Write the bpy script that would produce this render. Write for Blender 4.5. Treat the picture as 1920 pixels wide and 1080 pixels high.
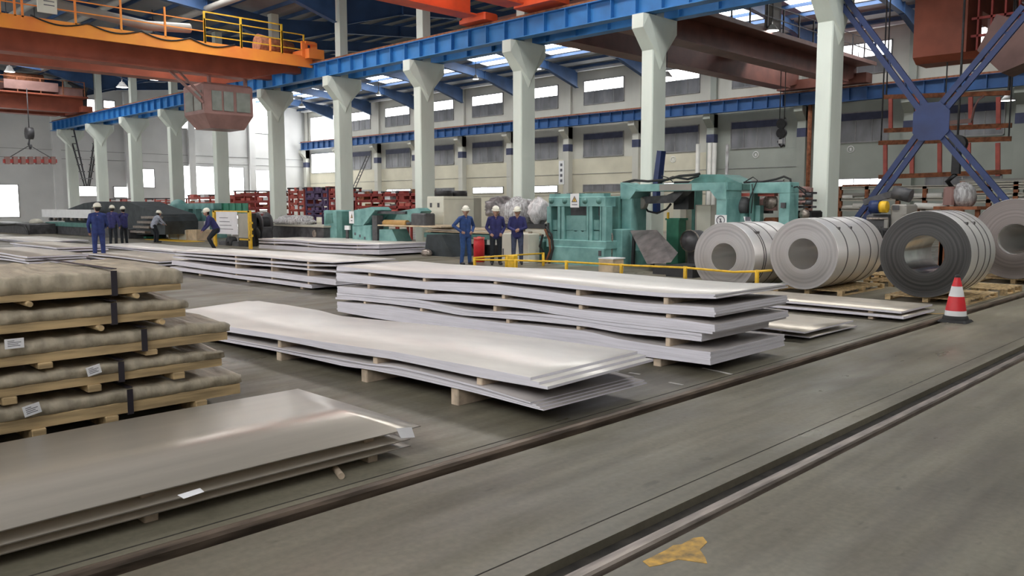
import bpy, bmesh, math, random
import numpy as np
from mathutils import Vector, Matrix
S = bpy.context.scene
for o in list(bpy.data.objects): bpy.data.objects.remove(o)
RNG = random.Random(7)
# ------------------------------------------------------------------ camera
F, CX, CY, CH = 1549.0, 960.0, 540.0, 1.75
_a = Vector((2498-CX, -(380-CY), -F)).normalized()
_b = Vector((-616-CX, -(387-CY), -F)); _b = (_b - _a*_b.dot(_a)).normalized()
_c = _a.cross(_b)
ROT = Matrix((_a, _b, _c))                      # camera axes -> world axes
cam_d = bpy.data.cameras.new('camera'); cam = bpy.data.objects.new('camera', cam_d)
S.collection.objects.link(cam); S.camera = cam
cam_d.sensor_width = 36; cam_d.lens = F/1920*36; cam_d.clip_start = .05; cam_d.clip_end = 400
cam.matrix_world = Matrix.Translation((0, 0, CH)) @ ROT.to_4x4()
def ray(px, py): return ROT @ Vector((px-CX, -(py-CY), -F))
def on(ax, v, px, py):
    d = ray(px, py); o = Vector((0, 0, CH)); return o + d*((v-o[ax])/d[ax])
def fl(px, py, z=0): return on(2, z, px, py)
def oX(px, py, x): return on(0, x, px, py)
def oY(px, py, y): return on(1, y, px, py)
# ------------------------------------------------------------------ world, light, exposure
W = bpy.data.worlds.new('overcast'); S.world = W; W.use_nodes = True
W.node_tree.nodes['Background'].inputs[0].default_value = (.93, .97, 1, 1)
W.node_tree.nodes['Background'].inputs[1].default_value = .3
S.view_settings.view_transform = 'Standard'; S.view_settings.look = 'None'
S.view_settings.gamma = 1; S.view_settings.use_curve_mapping = False
S.view_settings.exposure = .42
SKY_E, WIN_E, LAMP_E = 8.0, 4.2, 9.0            # skylights, daylit windows, high-bay lamps
# ------------------------------------------------------------------ materials
def mat(name, col, rough=.6, metal=0., var=.12, scale=3., bump=0., emit=None, stretch=None, dark=None, spec=.5, detail=5):
    m = bpy.data.materials.new(name); m.use_nodes = True; nt = m.node_tree; n = nt.nodes; l = nt.links
    b = n['Principled BSDF']; b.inputs['Roughness'].default_value = rough; b.inputs['Metallic'].default_value = metal
    b.inputs['Specular IOR Level'].default_value = spec
    if emit:
        b.inputs['Base Color'].default_value = (*col, 1)
        b.inputs['Emission Color'].default_value = (*col, 1); b.inputs['Emission Strength'].default_value = emit; return m
    tc = n.new('ShaderNodeTexCoord'); mp = n.new('ShaderNodeMapping'); l.new(tc.outputs['Object'], mp.inputs[0])
    mp.inputs['Scale'].default_value = stretch or (1, 1, 1)
    ns = n.new('ShaderNodeTexNoise'); ns.inputs['Scale'].default_value = scale; ns.inputs['Detail'].default_value = detail
    l.new(mp.outputs[0], ns.inputs['Vector'])
    rp = n.new('ShaderNodeValToRGB'); e = rp.color_ramp.elements
    d = dark or tuple(c*(1-2*var) for c in col); br = tuple(min(1, c*(1+var)) for c in col)
    e[0].position = .3; e[0].color = (*d, 1); e[1].position = .65; e[1].color = (*br, 1)
    l.new(ns.outputs['Fac'], rp.inputs[0]); l.new(rp.outputs[0], b.inputs['Base Color'])
    if bump:
        bp = n.new('ShaderNodeBump'); bp.inputs['Strength'].default_value = bump; bp.inputs['Distance'].default_value = .02 if bump >= .8 else .01
        l.new(ns.outputs['Fac'], bp.inputs['Height']); l.new(bp.outputs[0], b.inputs['Normal'])
    return m
M = {}
def floor_mat():
    m = mat('concrete', (.22, .21, .165), .5); nt = m.node_tree; n = nt.nodes; l = nt.links; b = n['Principled BSDF']
    tc = n['Texture Coordinate']
    def noise(sc, st, det=6):
        mp = n.new('ShaderNodeMapping'); mp.inputs['Scale'].default_value = st; l.new(tc.outputs['Object'], mp.inputs[0])
        q = n.new('ShaderNodeTexNoise'); q.inputs['Scale'].default_value = sc; q.inputs['Detail'].default_value = det
        l.new(mp.outputs[0], q.inputs['Vector']); return q
    def ramp(src, p0, c0, p1, c1):
        r = n.new('ShaderNodeValToRGB'); e = r.color_ramp.elements
        e[0].position, e[0].color, e[1].position, e[1].color = p0, (*c0, 1), p1, (*c1, 1); l.new(src, r.inputs[0]); return r
    def mul(a, c, f=1.):
        x = n.new('ShaderNodeMix'); x.data_type = 'RGBA'; x.blend_type = 'MULTIPLY'; x.inputs[0].default_value = f
        l.new(a, x.inputs[6]); l.new(c, x.inputs[7]); return x.outputs[2]
    big = ramp(noise(.35, (1, 1.4, 1)).outputs['Fac'], .3, (.14, .127, .093), .7, (.252, .231, .172))
    streak = ramp(noise(2.2, (.12, 2.2, 1)).outputs['Fac'], .32, (.62, .59, .58), .62, (1.06, 1.05, 1.04))
    fine = ramp(noise(24, (1, 1, 1), 8).outputs['Fac'], .3, (.86, .86, .85), .7, (1.08, 1.08, 1.08))
    spot = ramp(noise(5, (.6, 1.6, 1), 3).outputs['Fac'], .25, (.5, .48, .46), .33, (1, 1, 1))
    c = mul(mul(mul(big.outputs[0], streak.outputs[0], .8), fine.outputs[0]), spot.outputs[0], .75)
    l.new(c, b.inputs['Base Color'])
    rr = ramp(noise(1.1, (.5, 1.5, 1), 8).outputs['Fac'], .38, (.62,)*3, .68, (.27,)*3); l.new(rr.outputs[0], b.inputs['Roughness'])
    bp = n.new('ShaderNodeBump'); bp.inputs['Strength'].default_value = .25; bp.inputs['Distance'].default_value = .006
    l.new(noise(9, (1, 1, 1), 8).outputs['Fac'], bp.inputs['Height']); l.new(bp.outputs[0], b.inputs['Normal'])
    return m
M['floor'] = floor_mat()
M['pit'] = mat('groove_dark', (.035, .03, .024), .9, var=.3, scale=8)  # near-black tone for groove bottoms and joint lines
M['rail'] = mat('worn_rail', (.36, .31, .27), .38, .6, var=.25, scale=6, stretch=(.4, 3, 3))
M['rail_dark'] = mat('rusty_edge', (.16, .12, .09), .5, .4, var=.3, scale=6, stretch=(.4, 3, 3))
M['ypaint'] = mat('worn_yellow_paint', (.52, .3, .05), .6, var=.3, scale=14, dark=(.2, .14, .06))
M['wpaint'] = mat('white_floor_paint', (.62, .6, .57), .6, var=.15, scale=12)
M['wall'] = mat('painted_wall', (.6, .6, .54), .8, var=.06, scale=.6, stretch=(1, 1, .35))
M['wall_low'] = mat('cream_wall', (.66, .63, .5), .8, var=.07, scale=.5)
M['wall_grey'] = mat('grey_green_wall', (.36, .39, .35), .8, var=.08, scale=.5)
M['wall_end'] = mat('white_wall', (.78, .79, .78), .8, var=.04, scale=.5)
M['column'] = mat('pale_green_paint', (.74, .8, .72), .55, var=.05, scale=1.2, stretch=(1, 1, .25))
M['navy'] = mat('navy_band', (.05, .06, .12), .6)
M['blue'] = mat('runway_blue', (.035, .2, .5), .45, var=.1, scale=1.5)
M['blue_far'] = mat('far_beam_blue', (.03, .1, .27), .5, var=.1, scale=1.5)
M['brown'] = mat('crane_brown', (.2, .075, .055), .55, var=.12, scale=1.5)
M['blue_dk'] = mat('rafter_blue', (.035, .085, .2), .55, var=.12, scale=1.2)
M['roof'] = mat('roof_sheet', (.26, .27, .28), .7, var=.08, scale=.8)
M['duct'] = mat('grey_pipe', (.3, .29, .26), .6, var=.1, scale=1.)
M['orange'] = mat('crane_orange', (.95, .34, .04), .5, var=.12, scale=.5, dark=(.85, .2, .05))
M['yellow'] = mat('safety_yellow', (.85, .52, .03), .5, var=.1, scale=6)
M['brick'] = mat('crane_red_brown', (.33, .085, .045), .55, var=.12, scale=1.5)
M['crimson'] = mat('crane_vermilion', (.75, .1, .03), .5, var=.1, scale=1.5)
M['maroon'] = mat('rack_red', (.42, .06, .05), .55, var=.15, scale=2.)
M['redrack'] = mat('frame_red', (.6, .13, .1), .55, var=.1, scale=3.)
M['purple'] = mat('rack_purple', (.14, .09, .2), .55, var=.12, scale=3.)
M['cab'] = mat('cab_brown', (.3, .17, .15), .5, var=.1, scale=2.)
M['glass_dk'] = mat('dim_glass', (.13, .14, .16), .25, var=.15, scale=1.5)
M['cabglass'] = mat('cab_glass', (.25, .27, .24), .2, var=.15, scale=1.5)
M['win'] = mat('daylit_pane', (1, 1, 1), emit=WIN_E)
M['skylight'] = mat('daylit_roof_panel', (1, .99, .97), emit=SKY_E)
M['lamp'] = mat('lamp_glow', (1, .98, .94), emit=LAMP_E)
M['dull_win'] = mat('dull_pane', (.2, .205, .22), .35, var=.2, scale=1.2, stretch=(1, 1, .4))
M['frame'] = mat('window_frame_paint', (.28, .28, .28), .6)
M['tealA'] = mat('machine_green', (.21, .42, .395), .5, var=.12, scale=2.5, dark=(.12, .28, .265))
M['tealB'] = mat('machine_green_dark', (.1, .24, .215), .5, var=.16, scale=2.5)
M['green'] = mat('box_green', (.05, .24, .15), .5, var=.12, scale=3)
M['black'] = mat('greasy_black', (.02, .02, .022), .5, var=.2, scale=6)
M['dkgrey'] = mat('dark_machinery', (.075, .075, .08), .5, var=.25, scale=4)
M['tarp'] = mat('dark_tarpaulin', (.035, .045, .05), .6, var=.25, scale=2.5, bump=.5)
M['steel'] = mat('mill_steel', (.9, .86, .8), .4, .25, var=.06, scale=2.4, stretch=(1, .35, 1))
M['steel_gap_shade'] = mat('shaded_plate_underside', (.1, .085, .1), .7, var=.15, scale=3)  # shade of the gaps between bundles, put into the underside colour
M['steel_dull'] = mat('dull_plate', (.4, .365, .35), .6, .1, var=.1, scale=2.4, stretch=(1, .35, 1))  # dull covered plates, colour also darkened to shade the gaps above them
M['steel_edge'] = mat('sheared_edge', (.74, .72, .78), .5, .1, var=.05, scale=2.0, stretch=(1, 1, 20))
M['near'] = mat('brushed_plate', (.6, .54, .46), .28, .5, var=.06, scale=1.6, stretch=(.3, 3, 1))
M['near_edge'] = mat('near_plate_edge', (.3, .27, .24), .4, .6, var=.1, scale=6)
M['chute'] = mat('chute_steel', (.17, .155, .15), .4, .4, var=.25, scale=3)
M['tan'] = mat('tan_plate', (.62, .56, .47), .4, .55, var=.08, scale=3, stretch=(1, .3, 1))
M['coil'] = mat('coil_wrap', (.84, .82, .8), .33, .55, var=.02, scale=1.)
M['band'] = mat('steel_strap', (.14, .13, .13), .4, .6)
M['chrome'] = mat('bright_bore', (.62, .62, .64), .18, .9, var=.1, scale=4)
M['kraft'] = mat('kraft_paper', (.44, .38, .285), .5, var=.16, scale=6, stretch=(1.8, .6, 1), bump=1.)
M['wood'] = mat('pallet_wood', (.5, .36, .19), .7, var=.22, scale=5, stretch=(.4, 4, 4), bump=.2)
M['wood_pale'] = mat('spacer_wood', (.55, .44, .33), .75, var=.2, scale=6)
M['strap'] = mat('black_strap', (.03, .025, .035), .4)
M['label'] = mat('label_paper', (.85, .84, .86), .7, var=.02)
M['ink'] = mat('label_ink', (.12, .12, .14), .7)
M['cream'] = mat('cabinet_cream', (.72, .71, .6), .5, var=.04, scale=2)
M['beige'] = mat('cabinet_beige', (.45, .43, .36), .6, var=.05, scale=2)
M['white'] = mat('white_paint', (.85, .86, .86), .5, var=.03)
M['red'] = mat('signal_red', (.72, .03, .04), .45, var=.08, scale=6)
M['rubber'] = mat('rubber', (.02, .02, .02), .7)
M['jacket'] = mat('work_blue', (.03, .07, .22), .8, var=.15, scale=9, bump=.3)
M['indigo'] = mat('work_indigo', (.025, .045, .18), .8, var=.15, scale=9, bump=.3)
M['jacket2'] = mat('work_navy', (.028, .03, .13), .8, var=.15, scale=9, bump=.3)
M['trouser_b'] = mat('trouser_blue', (.03, .08, .23), .85, var=.15, scale=9, bump=.3)
M['trouser_k'] = mat('trouser_black', (.012, .016, .022), .85, var=.2, scale=9, bump=.3)
M['trouser_g'] = mat('trouser_slate', (.06, .075, .13), .85, var=.2, scale=9, bump=.3)
M['skin'] = mat('skin', (.42, .24, .17), .6, var=.05)
M['hair'] = mat('hair', (.01, .008, .008), .7)
M['helmet'] = mat('helmet_white', (.86, .84, .72), .3, var=.02)
M['film'] = mat('plastic_film', (.5, .5, .5), .22, var=.25, scale=6, bump=.8, stretch=(3, 3, .6), dark=(.22, .2, .2))
M['roll'] = mat('ochre_roll', (.5, .3, .1), .5, var=.1, scale=4)
M['board'] = mat('tan_board', (.62, .5, .34), .7, var=.12, scale=4)
M['tube'] = mat('white_tube', (.8, .79, .74), .5, var=.06)
M['rust'] = mat('rust', (.3, .11, .05), .8, var=.25, scale=7)
# ------------------------------------------------------------------ mesh helpers
class MB:
    def __init__(s): s.v = []; s.f = []; s.m = []; s.sm = []
    def add(s, vs, fs, mi=0, smooth=False):
        b = len(s.v); s.v += [tuple(v) for v in vs]
        for f in fs: s.f.append([b+i for i in f]); s.m.append(mi); s.sm.append(smooth)
        return s
    def box(s, x0, x1, y0, y1, z0, z1, mi=0):
        x0, x1 = sorted((x0, x1)); y0, y1 = sorted((y0, y1)); z0, z1 = sorted((z0, z1))
        return s.add([(x, y, z) for z in (z0, z1) for y in (y0, y1) for x in (x0, x1)],
                     [(0, 2, 3, 1), (4, 5, 7, 6), (0, 1, 5, 4), (2, 6, 7, 3), (0, 4, 6, 2), (1, 3, 7, 5)], mi)
    def cbox(s, x0, x1, y0, y1, z0, z1, c=.02, mi=0):   # box with chamfered vertical and top edges
        x0, x1 = sorted((x0, x1)); y0, y1 = sorted((y0, y1)); z0, z1 = sorted((z0, z1))
        def ring(i, z): return [(x0+c+i, y0+i, z), (x1-c-i, y0+i, z), (x1-i, y0+c+i, z), (x1-i, y1-c-i, z), (x1-c-i, y1-i, z), (x0+c+i, y1-i, z), (x0+i, y1-c-i, z), (x0+i, y0+c+i, z)]
        vs = ring(0, z0)+ring(0, z1-c)+ring(c*.8, z1)
        fs = [tuple(range(7, -1, -1)), tuple(range(16, 24))]
        for k in (0, 8): fs += [(k+i, k+(i+1) % 8, k+8+(i+1) % 8, k+8+i) for i in range(8)]
        return s.add(vs, fs, mi)
    def bar(s, p0, p1, w, h, mi=0, up=(0, 0, 1)):
        p0, p1 = Vector(p0), Vector(p1); d = (p1-p0).normalized(); u = Vector(up)
        if abs(d.dot(u)) > .98: u = Vector((1, 0, 0))
        a = d.cross(u).normalized(); b = a.cross(d).normalized()
        vs = [p+a*(i*w/2)+b*(j*h/2) for p in (p0, p1) for j in (-1, 1) for i in (-1, 1)]
        return s.add(vs, [(0, 1, 3, 2), (4, 6, 7, 5), (0, 4, 5, 1), (2, 3, 7, 6), (0, 2, 6, 4), (1, 5, 7, 3)], mi)
    def cyl(s, p0, p1, r0, r1=None, n=16, mi=0, caps=True):
        r1 = r0 if r1 is None else r1; p0, p1 = Vector(p0), Vector(p1); d = (p1-p0).normalized()
        u = Vector((0, 0, 1)) if abs(d.z) < .9 else Vector((1, 0, 0)); a = d.cross(u).normalized(); b = a.cross(d)
        vs = []
        for p, r in ((p0, r0), (p1, r1)):
            vs += [p+(a*math.cos(2*math.pi*i/n)+b*math.sin(2*math.pi*i/n))*r for i in range(n)]
        s.add(vs, [(i, (i+1) % n, n+(i+1) % n, n+i) for i in range(n)], mi, True)
        if caps: s.add(vs, [tuple(range(n-1, -1, -1)), tuple(range(n, 2*n))], mi)
        return s
    def tube(s, pts, r, n=8, mi=0):
        pts = [Vector(p) for p in pts]; vs = []
        for i, p in enumerate(pts):
            d = (pts[min(i+1, len(pts)-1)]-pts[max(i-1, 0)]).normalized()
            u = Vector((0, 0, 1)) if abs(d.z) < .9 else Vector((1, 0, 0)); a = d.cross(u).normalized(); b = a.cross(d)
            vs += [p+(a*math.cos(2*math.pi*k/n)+b*math.sin(2*math.pi*k/n))*r for k in range(n)]
        fs = [(i*n+k, i*n+(k+1) % n, (i+1)*n+(k+1) % n, (i+1)*n+k) for i in range(len(pts)-1) for k in range(n)]
        s.add(vs, fs, mi, True); return s.add(vs, [tuple(range(n-1, -1, -1)), tuple(range(len(vs)-n, len(vs)))], mi)
    def prism(s, poly, ax, lo, hi, mi=0):               # poly in the two other axes, in order
        def P(a, b, t): return {0: (t, a, b), 1: (a, t, b), 2: (a, b, t)}[ax]
        n = len(poly); vs = [P(a, b, lo) for a, b in poly]+[P(a, b, hi) for a, b in poly]
        return s.add(vs, [tuple(range(n)), tuple(range(2*n-1, n-1, -1))]+[(i, n+i, n+(i+1) % n, (i+1) % n) for i in range(n)], mi)
    def lathe(s, c, prof, n=24, mi=0, ax=2):            # prof: (r, h)
        vs = []
        for r, h in prof:
            for i in range(n):
                a = 2*math.pi*i/n; p = (r*math.cos(a), r*math.sin(a), h)
                if ax == 0: p = (h, p[0], p[1])
                if ax == 1: p = (p[0], h, p[1])
                vs.append((c[0]+p[0], c[1]+p[1], c[2]+p[2]))
        k = len(prof)
        return s.add(vs, [(j*n+i, j*n+(i+1) % n, (j+1)*n+(i+1) % n, (j+1)*n+i) for j in range(k-1) for i in range(n)], mi, True)
    def blob(s, c, r, n=12, mi=0, fn=None):             # ellipsoid
        vs = []; fs = []; h = n//2+1
        for j in range(h+1):
            t = math.pi*j/h
            for i in range(n):
                a = 2*math.pi*i/n; d = Vector((math.sin(t)*math.cos(a), math.sin(t)*math.sin(a), math.cos(t)))
                k = fn(d) if fn else 1
                vs.append((c[0]+r[0]*d.x*k, c[1]+r[1]*d.y*k, c[2]+r[2]*d.z*k))
        fs = [(j*n+i, (j+1)*n+i, (j+1)*n+(i+1) % n, j*n+(i+1) % n) for j in range(h) for i in range(n)]
        return s.add(vs, fs, mi, True)
    def build(s, name, m, parent=None, fix=True):
        me = bpy.data.meshes.new(name); off = ORG.get(parent, Vector()) if parent else Vector()
        me.from_pydata([(v[0]-off.x, v[1]-off.y, v[2]-off.z) for v in s.v], [], s.f)
        ms = m if isinstance(m, (list, tuple)) else [m]
        for q in ms: me.materials.append(M[q])
        me.polygons.foreach_set('material_index', s.m); me.polygons.foreach_set('use_smooth', s.sm)
        if fix:
            bm = bmesh.new(); bm.from_mesh(me); bmesh.ops.remove_doubles(bm, verts=bm.verts, dist=1e-5)
            bmesh.ops.recalc_face_normals(bm, faces=bm.faces); bm.to_mesh(me); bm.free()
        me.update(); o = bpy.data.objects.new(name, me); S.collection.objects.link(o)
        if parent: o.parent = parent
        ORG[o] = off
        return o
ORG = {}
def tag(o, label, cat, group=None, kind=None):
    if label: o['label'] = label
    if cat: o['category'] = cat
    if group: o['group'] = group
    if kind: o['kind'] = kind
    return o
def thing(name, loc, label, cat, group=None):
    o = bpy.data.objects.new(name, None); o.empty_display_size = .2; S.collection.objects.link(o)
    o.location = loc; ORG[o] = Vector(loc); return tag(o, label, cat, group)
def struct(name, mb, m, parent=None):
    o = mb.build(name, m, parent)
    if not parent: o['kind'] = 'structure'
    return o
def copy_part(o, parent, off=(0, 0, 0)):
    c = o.copy(); S.collection.objects.link(c); c.parent = parent; c.location = o.location+Vector(off); ORG[c] = ORG.get(o, Vector()); return c
def kids(o): return [c for c in bpy.data.objects if c.parent == o]
def copy_thing(o, loc, rz=None, label=None, tree=None):
    c = o.copy(); S.collection.objects.link(c); c.location = loc
    if rz is not None: c.rotation_euler = (0, 0, rz)
    if label: c['label'] = label
    for ch in (tree or kids(o)):
        d = ch.copy(); S.collection.objects.link(d); d.parent = c
        for g in ch.children:
            e = g.copy(); S.collection.objects.link(e); e.parent = d
    return c
def interp(pts, t):
    pts = sorted(pts)
    if t <= pts[0][0]: return pts[0][1]
    for (a, u), (b, v) in zip(pts, pts[1:]):
        if t <= b:
            q = (t-a)/(b-a); q = q*q*(3-2*q)*.35+q*.65; return u+(v-u)*q
    return pts[-1][1]
COLY = [3.3, 9.79, 15.44, 21.09, 26.77, 32.64, 38.63, 44.78, 50.75, 56.97, 63.29, 69.48]
# ------------------------------------------------------------------ floor and transfer rails
fb = MB(); X0, X1 = -2.2, 46
for y0, y1 in ((4.155, 75.2), (2.6, 3.985), (-16, 2.335)): fb.box(X0, X1, y0, y1, -.3, 0)
struct('floor', fb, 'floor')
g = MB(); g.box(X0, X1, 3.985, 4.155, -.3, -.07).box(X0, X1, 2.335, 2.6, -.3, -.05); struct('trim_1', g, 'pit')
t = thing('transfer_rail', (8, 4.1, 0), 'dark steel rail edge beside the plate stacks, set in floor', 'rail')
b = MB(); b.prism([(4.155, -.07), (4.09, -.07), (4.085, .0), (4.095, .02), (4.12, .03), (4.155, .022)], 0, X0, X1); b.build('rail_head', 'rail_dark', t)
MB().box(X0, X1, 4.27, 4.282, -.01, .0015).build('joint_line', 'pit', t)
X0, X1 = -2.2, 46
t = thing('transfer_rail', (8, 2.42, 0), 'bright worn steel rail crossing the floor nearest the camera', 'rail')
b = MB(); b.prism([(2.39, -.06), (2.39, -.01), (2.4, .004), (2.46, .004), (2.47, -.01), (2.47, -.06)], 0, X0, X1); b.build('rail_head', 'rail', t)
MB().box(X0, X1, 2.36, 2.5, -.07, -.045).build('rail_foot', 'rail_dark', t)
MB().box(X0, X1, 2.76, 2.768, -.01, .0015).build('joint_line', 'pit', t)
# paint marks
c = [fl(x, y, .003) for x, y in [(1205, 1052), (1250, 1030), (1262, 1022), (1278, 1020), (1300, 1008), (1318, 1006), (1326, 1016), (1312, 1030), (1322, 1044), (1326, 1056), (1300, 1052), (1272, 1048), (1240, 1058), (1218, 1062)]]
b = MB(); b.add([(p.x, p.y, .002) for p in c]+[(p.x, p.y, -.002) for p in c], [tuple(range(len(c)))]+[(i, (i+1) % len(c), len(c)+(i+1) % len(c), len(c)+i) for i in range(len(c))])
tag(b.build('paint_mark', 'ypaint'), 'worn yellow paint patch on concrete beside nearest rail', 'paint mark')
for (xa, ya, xb, yb, lb) in [(1135, 693, 1160, 697, 'short white floor dash under the tall stack corner'), (1180, 699, 1200, 702, 'middle white floor dash below the tall stack'), (1255, 717, 1280, 722, 'small white dash right of the long stack tip'), (1318, 690, 1372, 702, 'white dash ending at the dark rail below tall stack')]:
    p, q = fl(xa, ya), fl(xb, yb); tag(MB().bar((p.x, p.y, .0), (q.x, q.y, .0), .035, .006).build('floor_mark', 'wpaint'), lb, 'paint mark', 'white dashes on the floor')
p = [fl(x, y) for x, y in [(1600, 590), (1780, 588), (1500, 577), (1820, 592)]]
tag(MB().bar((p[0].x, p[0].y, 0), (p[1].x, p[1].y, 0), .05, .006).build('floor_line', 'ypaint'), 'faded yellow floor line running to the traffic cone', 'paint mark')
# ------------------------------------------------------------------ walls
WX = 46.0
PIL = [5.0, 10.83, 15.97, 21.8, 27.71, 33.4, 39.53, 45.33, 50.92, 56.95, 62.5, 68.6, 74.6]
wall = struct('wall_right', MB().box(WX, WX+.3, -16, 75.5, 5.0, 11.4), 'wall')
struct('wall_lower', MB().box(WX, WX+.3, 27.7, 75.5, 0, 5.0), 'wall_low', wall)
struct('wall_lower', MB().box(WX, WX+.3, -16, 27.7, 0, 5.0), 'wall_grey', wall)
struct('wall_upper_grey', MB().box(WX-.01, WX, -16, 27.7, 5.0, 7.3), 'wall_grey', wall)  # thin grey-green facing over the right part of the upper wall
for i, y in enumerate(PIL):
    struct('pilaster', MB().box(WX-.45, WX, y-.25, y+.25, 0, 7.25).box(WX-.2, WX, y-.2, y+.2, 7.25, 11.3).prism([(WX-.95, 7.25), (WX-.95, 6.95), (WX-.45, 6.45), (WX, 6.45), (WX, 7.25)], 1, y-.25, y+.25), 'wall' if y > 30 else 'wall_grey', wall)
    struct('pilaster_band', MB().box(WX-.46, WX, y-.27, y+.27, 5.55, 6.05), 'navy', wall)
for z in (2.4, 3.9): struct('conduit', MB().box(WX-.03, WX, 20, 76, z, z+.025), 'frame', wall)
wn = 0
def window(y0, y1, z0, z1, m, nm, dark_to=None, ax=0, pos=None, top=None):
    """frame with mullions and panes; ax 0 = on the right wall, 1 = on the end wall"""
    global wn; wn += 1; pos = WX if pos is None else pos
    def B(mb, a0, a1, z_0, z_1, d0, d1):
        return mb.box(pos-d1, pos-d0, a0, a1, z_0, z_1) if ax == 0 else mb.box(a0, a1, pos-d1, pos-d0, z_0, z_1)
    r = bpy.data.objects.new('window_%d' % wn, None); S.collection.objects.link(r); r['kind'] = 'structure'; ORG[r] = Vector()
    f = MB(); w = .06
    for a, b_ in ((y0, y0+w), (y1-w, y1)): B(f, a, b_, z0, z1, .0, .06)
    for a, b_ in ((z0, z0+w), (z1-w, z1)): B(f, y0, y1, a, b_, .0, .06)
    f.build('frame', 'frame', r); n = nm
    for k in range(1, n): B(MB(), y0+(y1-y0)*k/n-.02, y0+(y1-y0)*k/n+.02, z0+w, (top or z1)-w, .0, .05).build('mullion', 'frame', r)
    zs = [(z0+w, z1-w, m)] if dark_to is None else [(z0+w, dark_to, 'dull_win'), (dark_to, z1-w, m)]
    for k in range(n):
        for a, b_, mm in zs: B(MB(), y0+(y1-y0)*k/n+.02, y0+(y1-y0)*(k+1)/n-.02, a, b_, .005, .03).build('pane', mm, r)
    if top: B(MB(), y0+w, y1-w, top, z1-w, .0, .07).build('blind_box', 'navy', r)
for i in range(1, len(PIL)-1):
    y = (PIL[i]+PIL[i+1])/2; h = 1.78
    if i == len(PIL)-2:
        window(y-2.4, y+2.4, 8.1, 10.5, 'win', 4); window(y-2.4, y+2.4, 4.9, 6.9, 'win', 4)
    else:
        window(y-h, y+h, 8.72, 10.42, 'win', 4, dark_to=9.66)
        window(y-h, y+h, 5.08, 6.75, 'dull_win', 4, top=6.3)
    window(y-h, y+h, 2.62, 3.16, 'win' if i in (2, 4, 6, 7, 9) else 'dull_win', 4)
# end wall
EY = 75.2
ew = struct('wall_back', MB().box(-2.5, WX+.3, EY, EY+.3, 0, 12.6), 'wall_end')
for x in (22.6, 28.4, 34, 40): struct('pilaster', MB().box(x-.3, x+.3, EY-.35, EY, 0, 11.5), 'wall_end', ew)
for z in (5.6, 6.3): struct('conduit', MB().box(18, 46, EY-.04, EY, z, z+.03), 'frame', ew)
for x0, x1, z0, z1 in [(33.2, 36, 8.7, 10.5), (39.9, 42.4, 8.7, 10.5), (24.0, 24.75, 10.1, 10.7), (25.1, 26.0, 9.6, 10.7), (26.5, 27.5, 10, 10.7), (33.2, 39.2, .4, 5.4), (28.5, 30.6, 3.3, 5.0), (40.0, 43, 1.2, 5.2), (16.2, 19.7, .8, 3.45), (24.1, 25.8, 2.5, 3.4), (27, 28.2, 2.4, 3.4)]:
    window(x0, x1, z0, z1, 'win', max(1, int((x1-x0)/1.2)), ax=1, pos=EY)
struct('wall_left', MB().box(-2.5, -2.2, -16, 75.5, 0, 11.6), 'wall')
for k in range(13):
    for z0, z1 in ((3.2, 6.4), (8.4, 10.4)):
        wn += 1; y = -6+6*k; r = bpy.data.objects.new('window_%d' % wn, None); S.collection.objects.link(r); r['kind'] = 'structure'; ORG[r] = Vector()
        f = MB(); f.box(-2.2, -2.12, y, y+4.4, z0, z0+.08).box(-2.2, -2.12, y, y+4.4, z1-.08, z1).box(-2.2, -2.12, y, y+.08, z0, z1).box(-2.2, -2.12, y+4.32, y+4.4, z0, z1); f.build('frame', 'frame', r)
        for q in range(3): MB().box(-2.19, -2.16, y+.1+1.42*q, y+1.46+1.42*q, z0+.08, z1-.08).build('pane', 'win', r)
struct('wall_front', MB().box(-2.5, WX+.3, -16.3, -16, 0, 12.6), 'wall')
# ------------------------------------------------------------------ roof
RY0, RY1 = -16, 76.4
def roofz(x):
    m = 34 if x > 22 else 10
    return 12.5-abs(x-m)*.1
rf = MB()
def slab(mb, xa, xb, ya, yb, dz=0, th=.08, mi=0):
    za, zb = roofz(xa+1e-4)+dz, roofz(xb-1e-4)+dz
    mb.prism([(xa, za), (xb, zb), (xb, zb+th), (xa, za+th)], 1, ya, yb, mi)
SKYX = {-2: None, 10: (15.0, 18.0), 22: None, 34: (39.8, 42.1)}  # near-bay strip is added for its light, only in roof bays out of view
BAYS = list(zip([RY0, -10, -3]+COLY, [-10, -3]+COLY+[RY1])); SKY = []
for xa, xb in ((-2, 10), (10, 22), (22, 34), (34, 46.4)):
    if not SKYX[xa]: slab(rf, xa, xb, RY0, RY1); continue
    s0, s1 = SKYX[xa]; slab(rf, xa, s0, RY0, RY1); slab(rf, s1, xb, RY0, RY1)
    for ya, yb in BAYS:
        if yb < {-2: 4, 10: -4, 34: 11}[xa] or (xa == -2 and ya > 15) or (xa == 10 and (33 < ya < 46 or ya > 60)): slab(rf, s0, s1, ya, yb); continue
        slab(rf, s0, s1, ya, ya+.75); slab(rf, s0, s1, yb-.75, yb); SKY.append((s0, s1, ya+.75, yb-.75))
ceil = struct('ceiling', rf, 'roof')
for s0, s1, ya, yb in SKY:
    b = MB(); n = int((s1-s0)/.25)
    for q in range(n): xq = s0+(s1-s0)*q/n; slab(b, xq, xq+(s1-s0)/n, ya, yb, .03+.02*(q % 2), .03)
    struct('skylight_panel', b, 'skylight', ceil)
for xa in (-2, 10, 22, 34):
    for j in range(8):
        x = xa+.7+j*1.5
        struct('purlin', MB().box(x-.03, x+.03, RY0, RY1, roofz(x)-.2, roofz(x)-.02), 'blue_dk', ceil)
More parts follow.
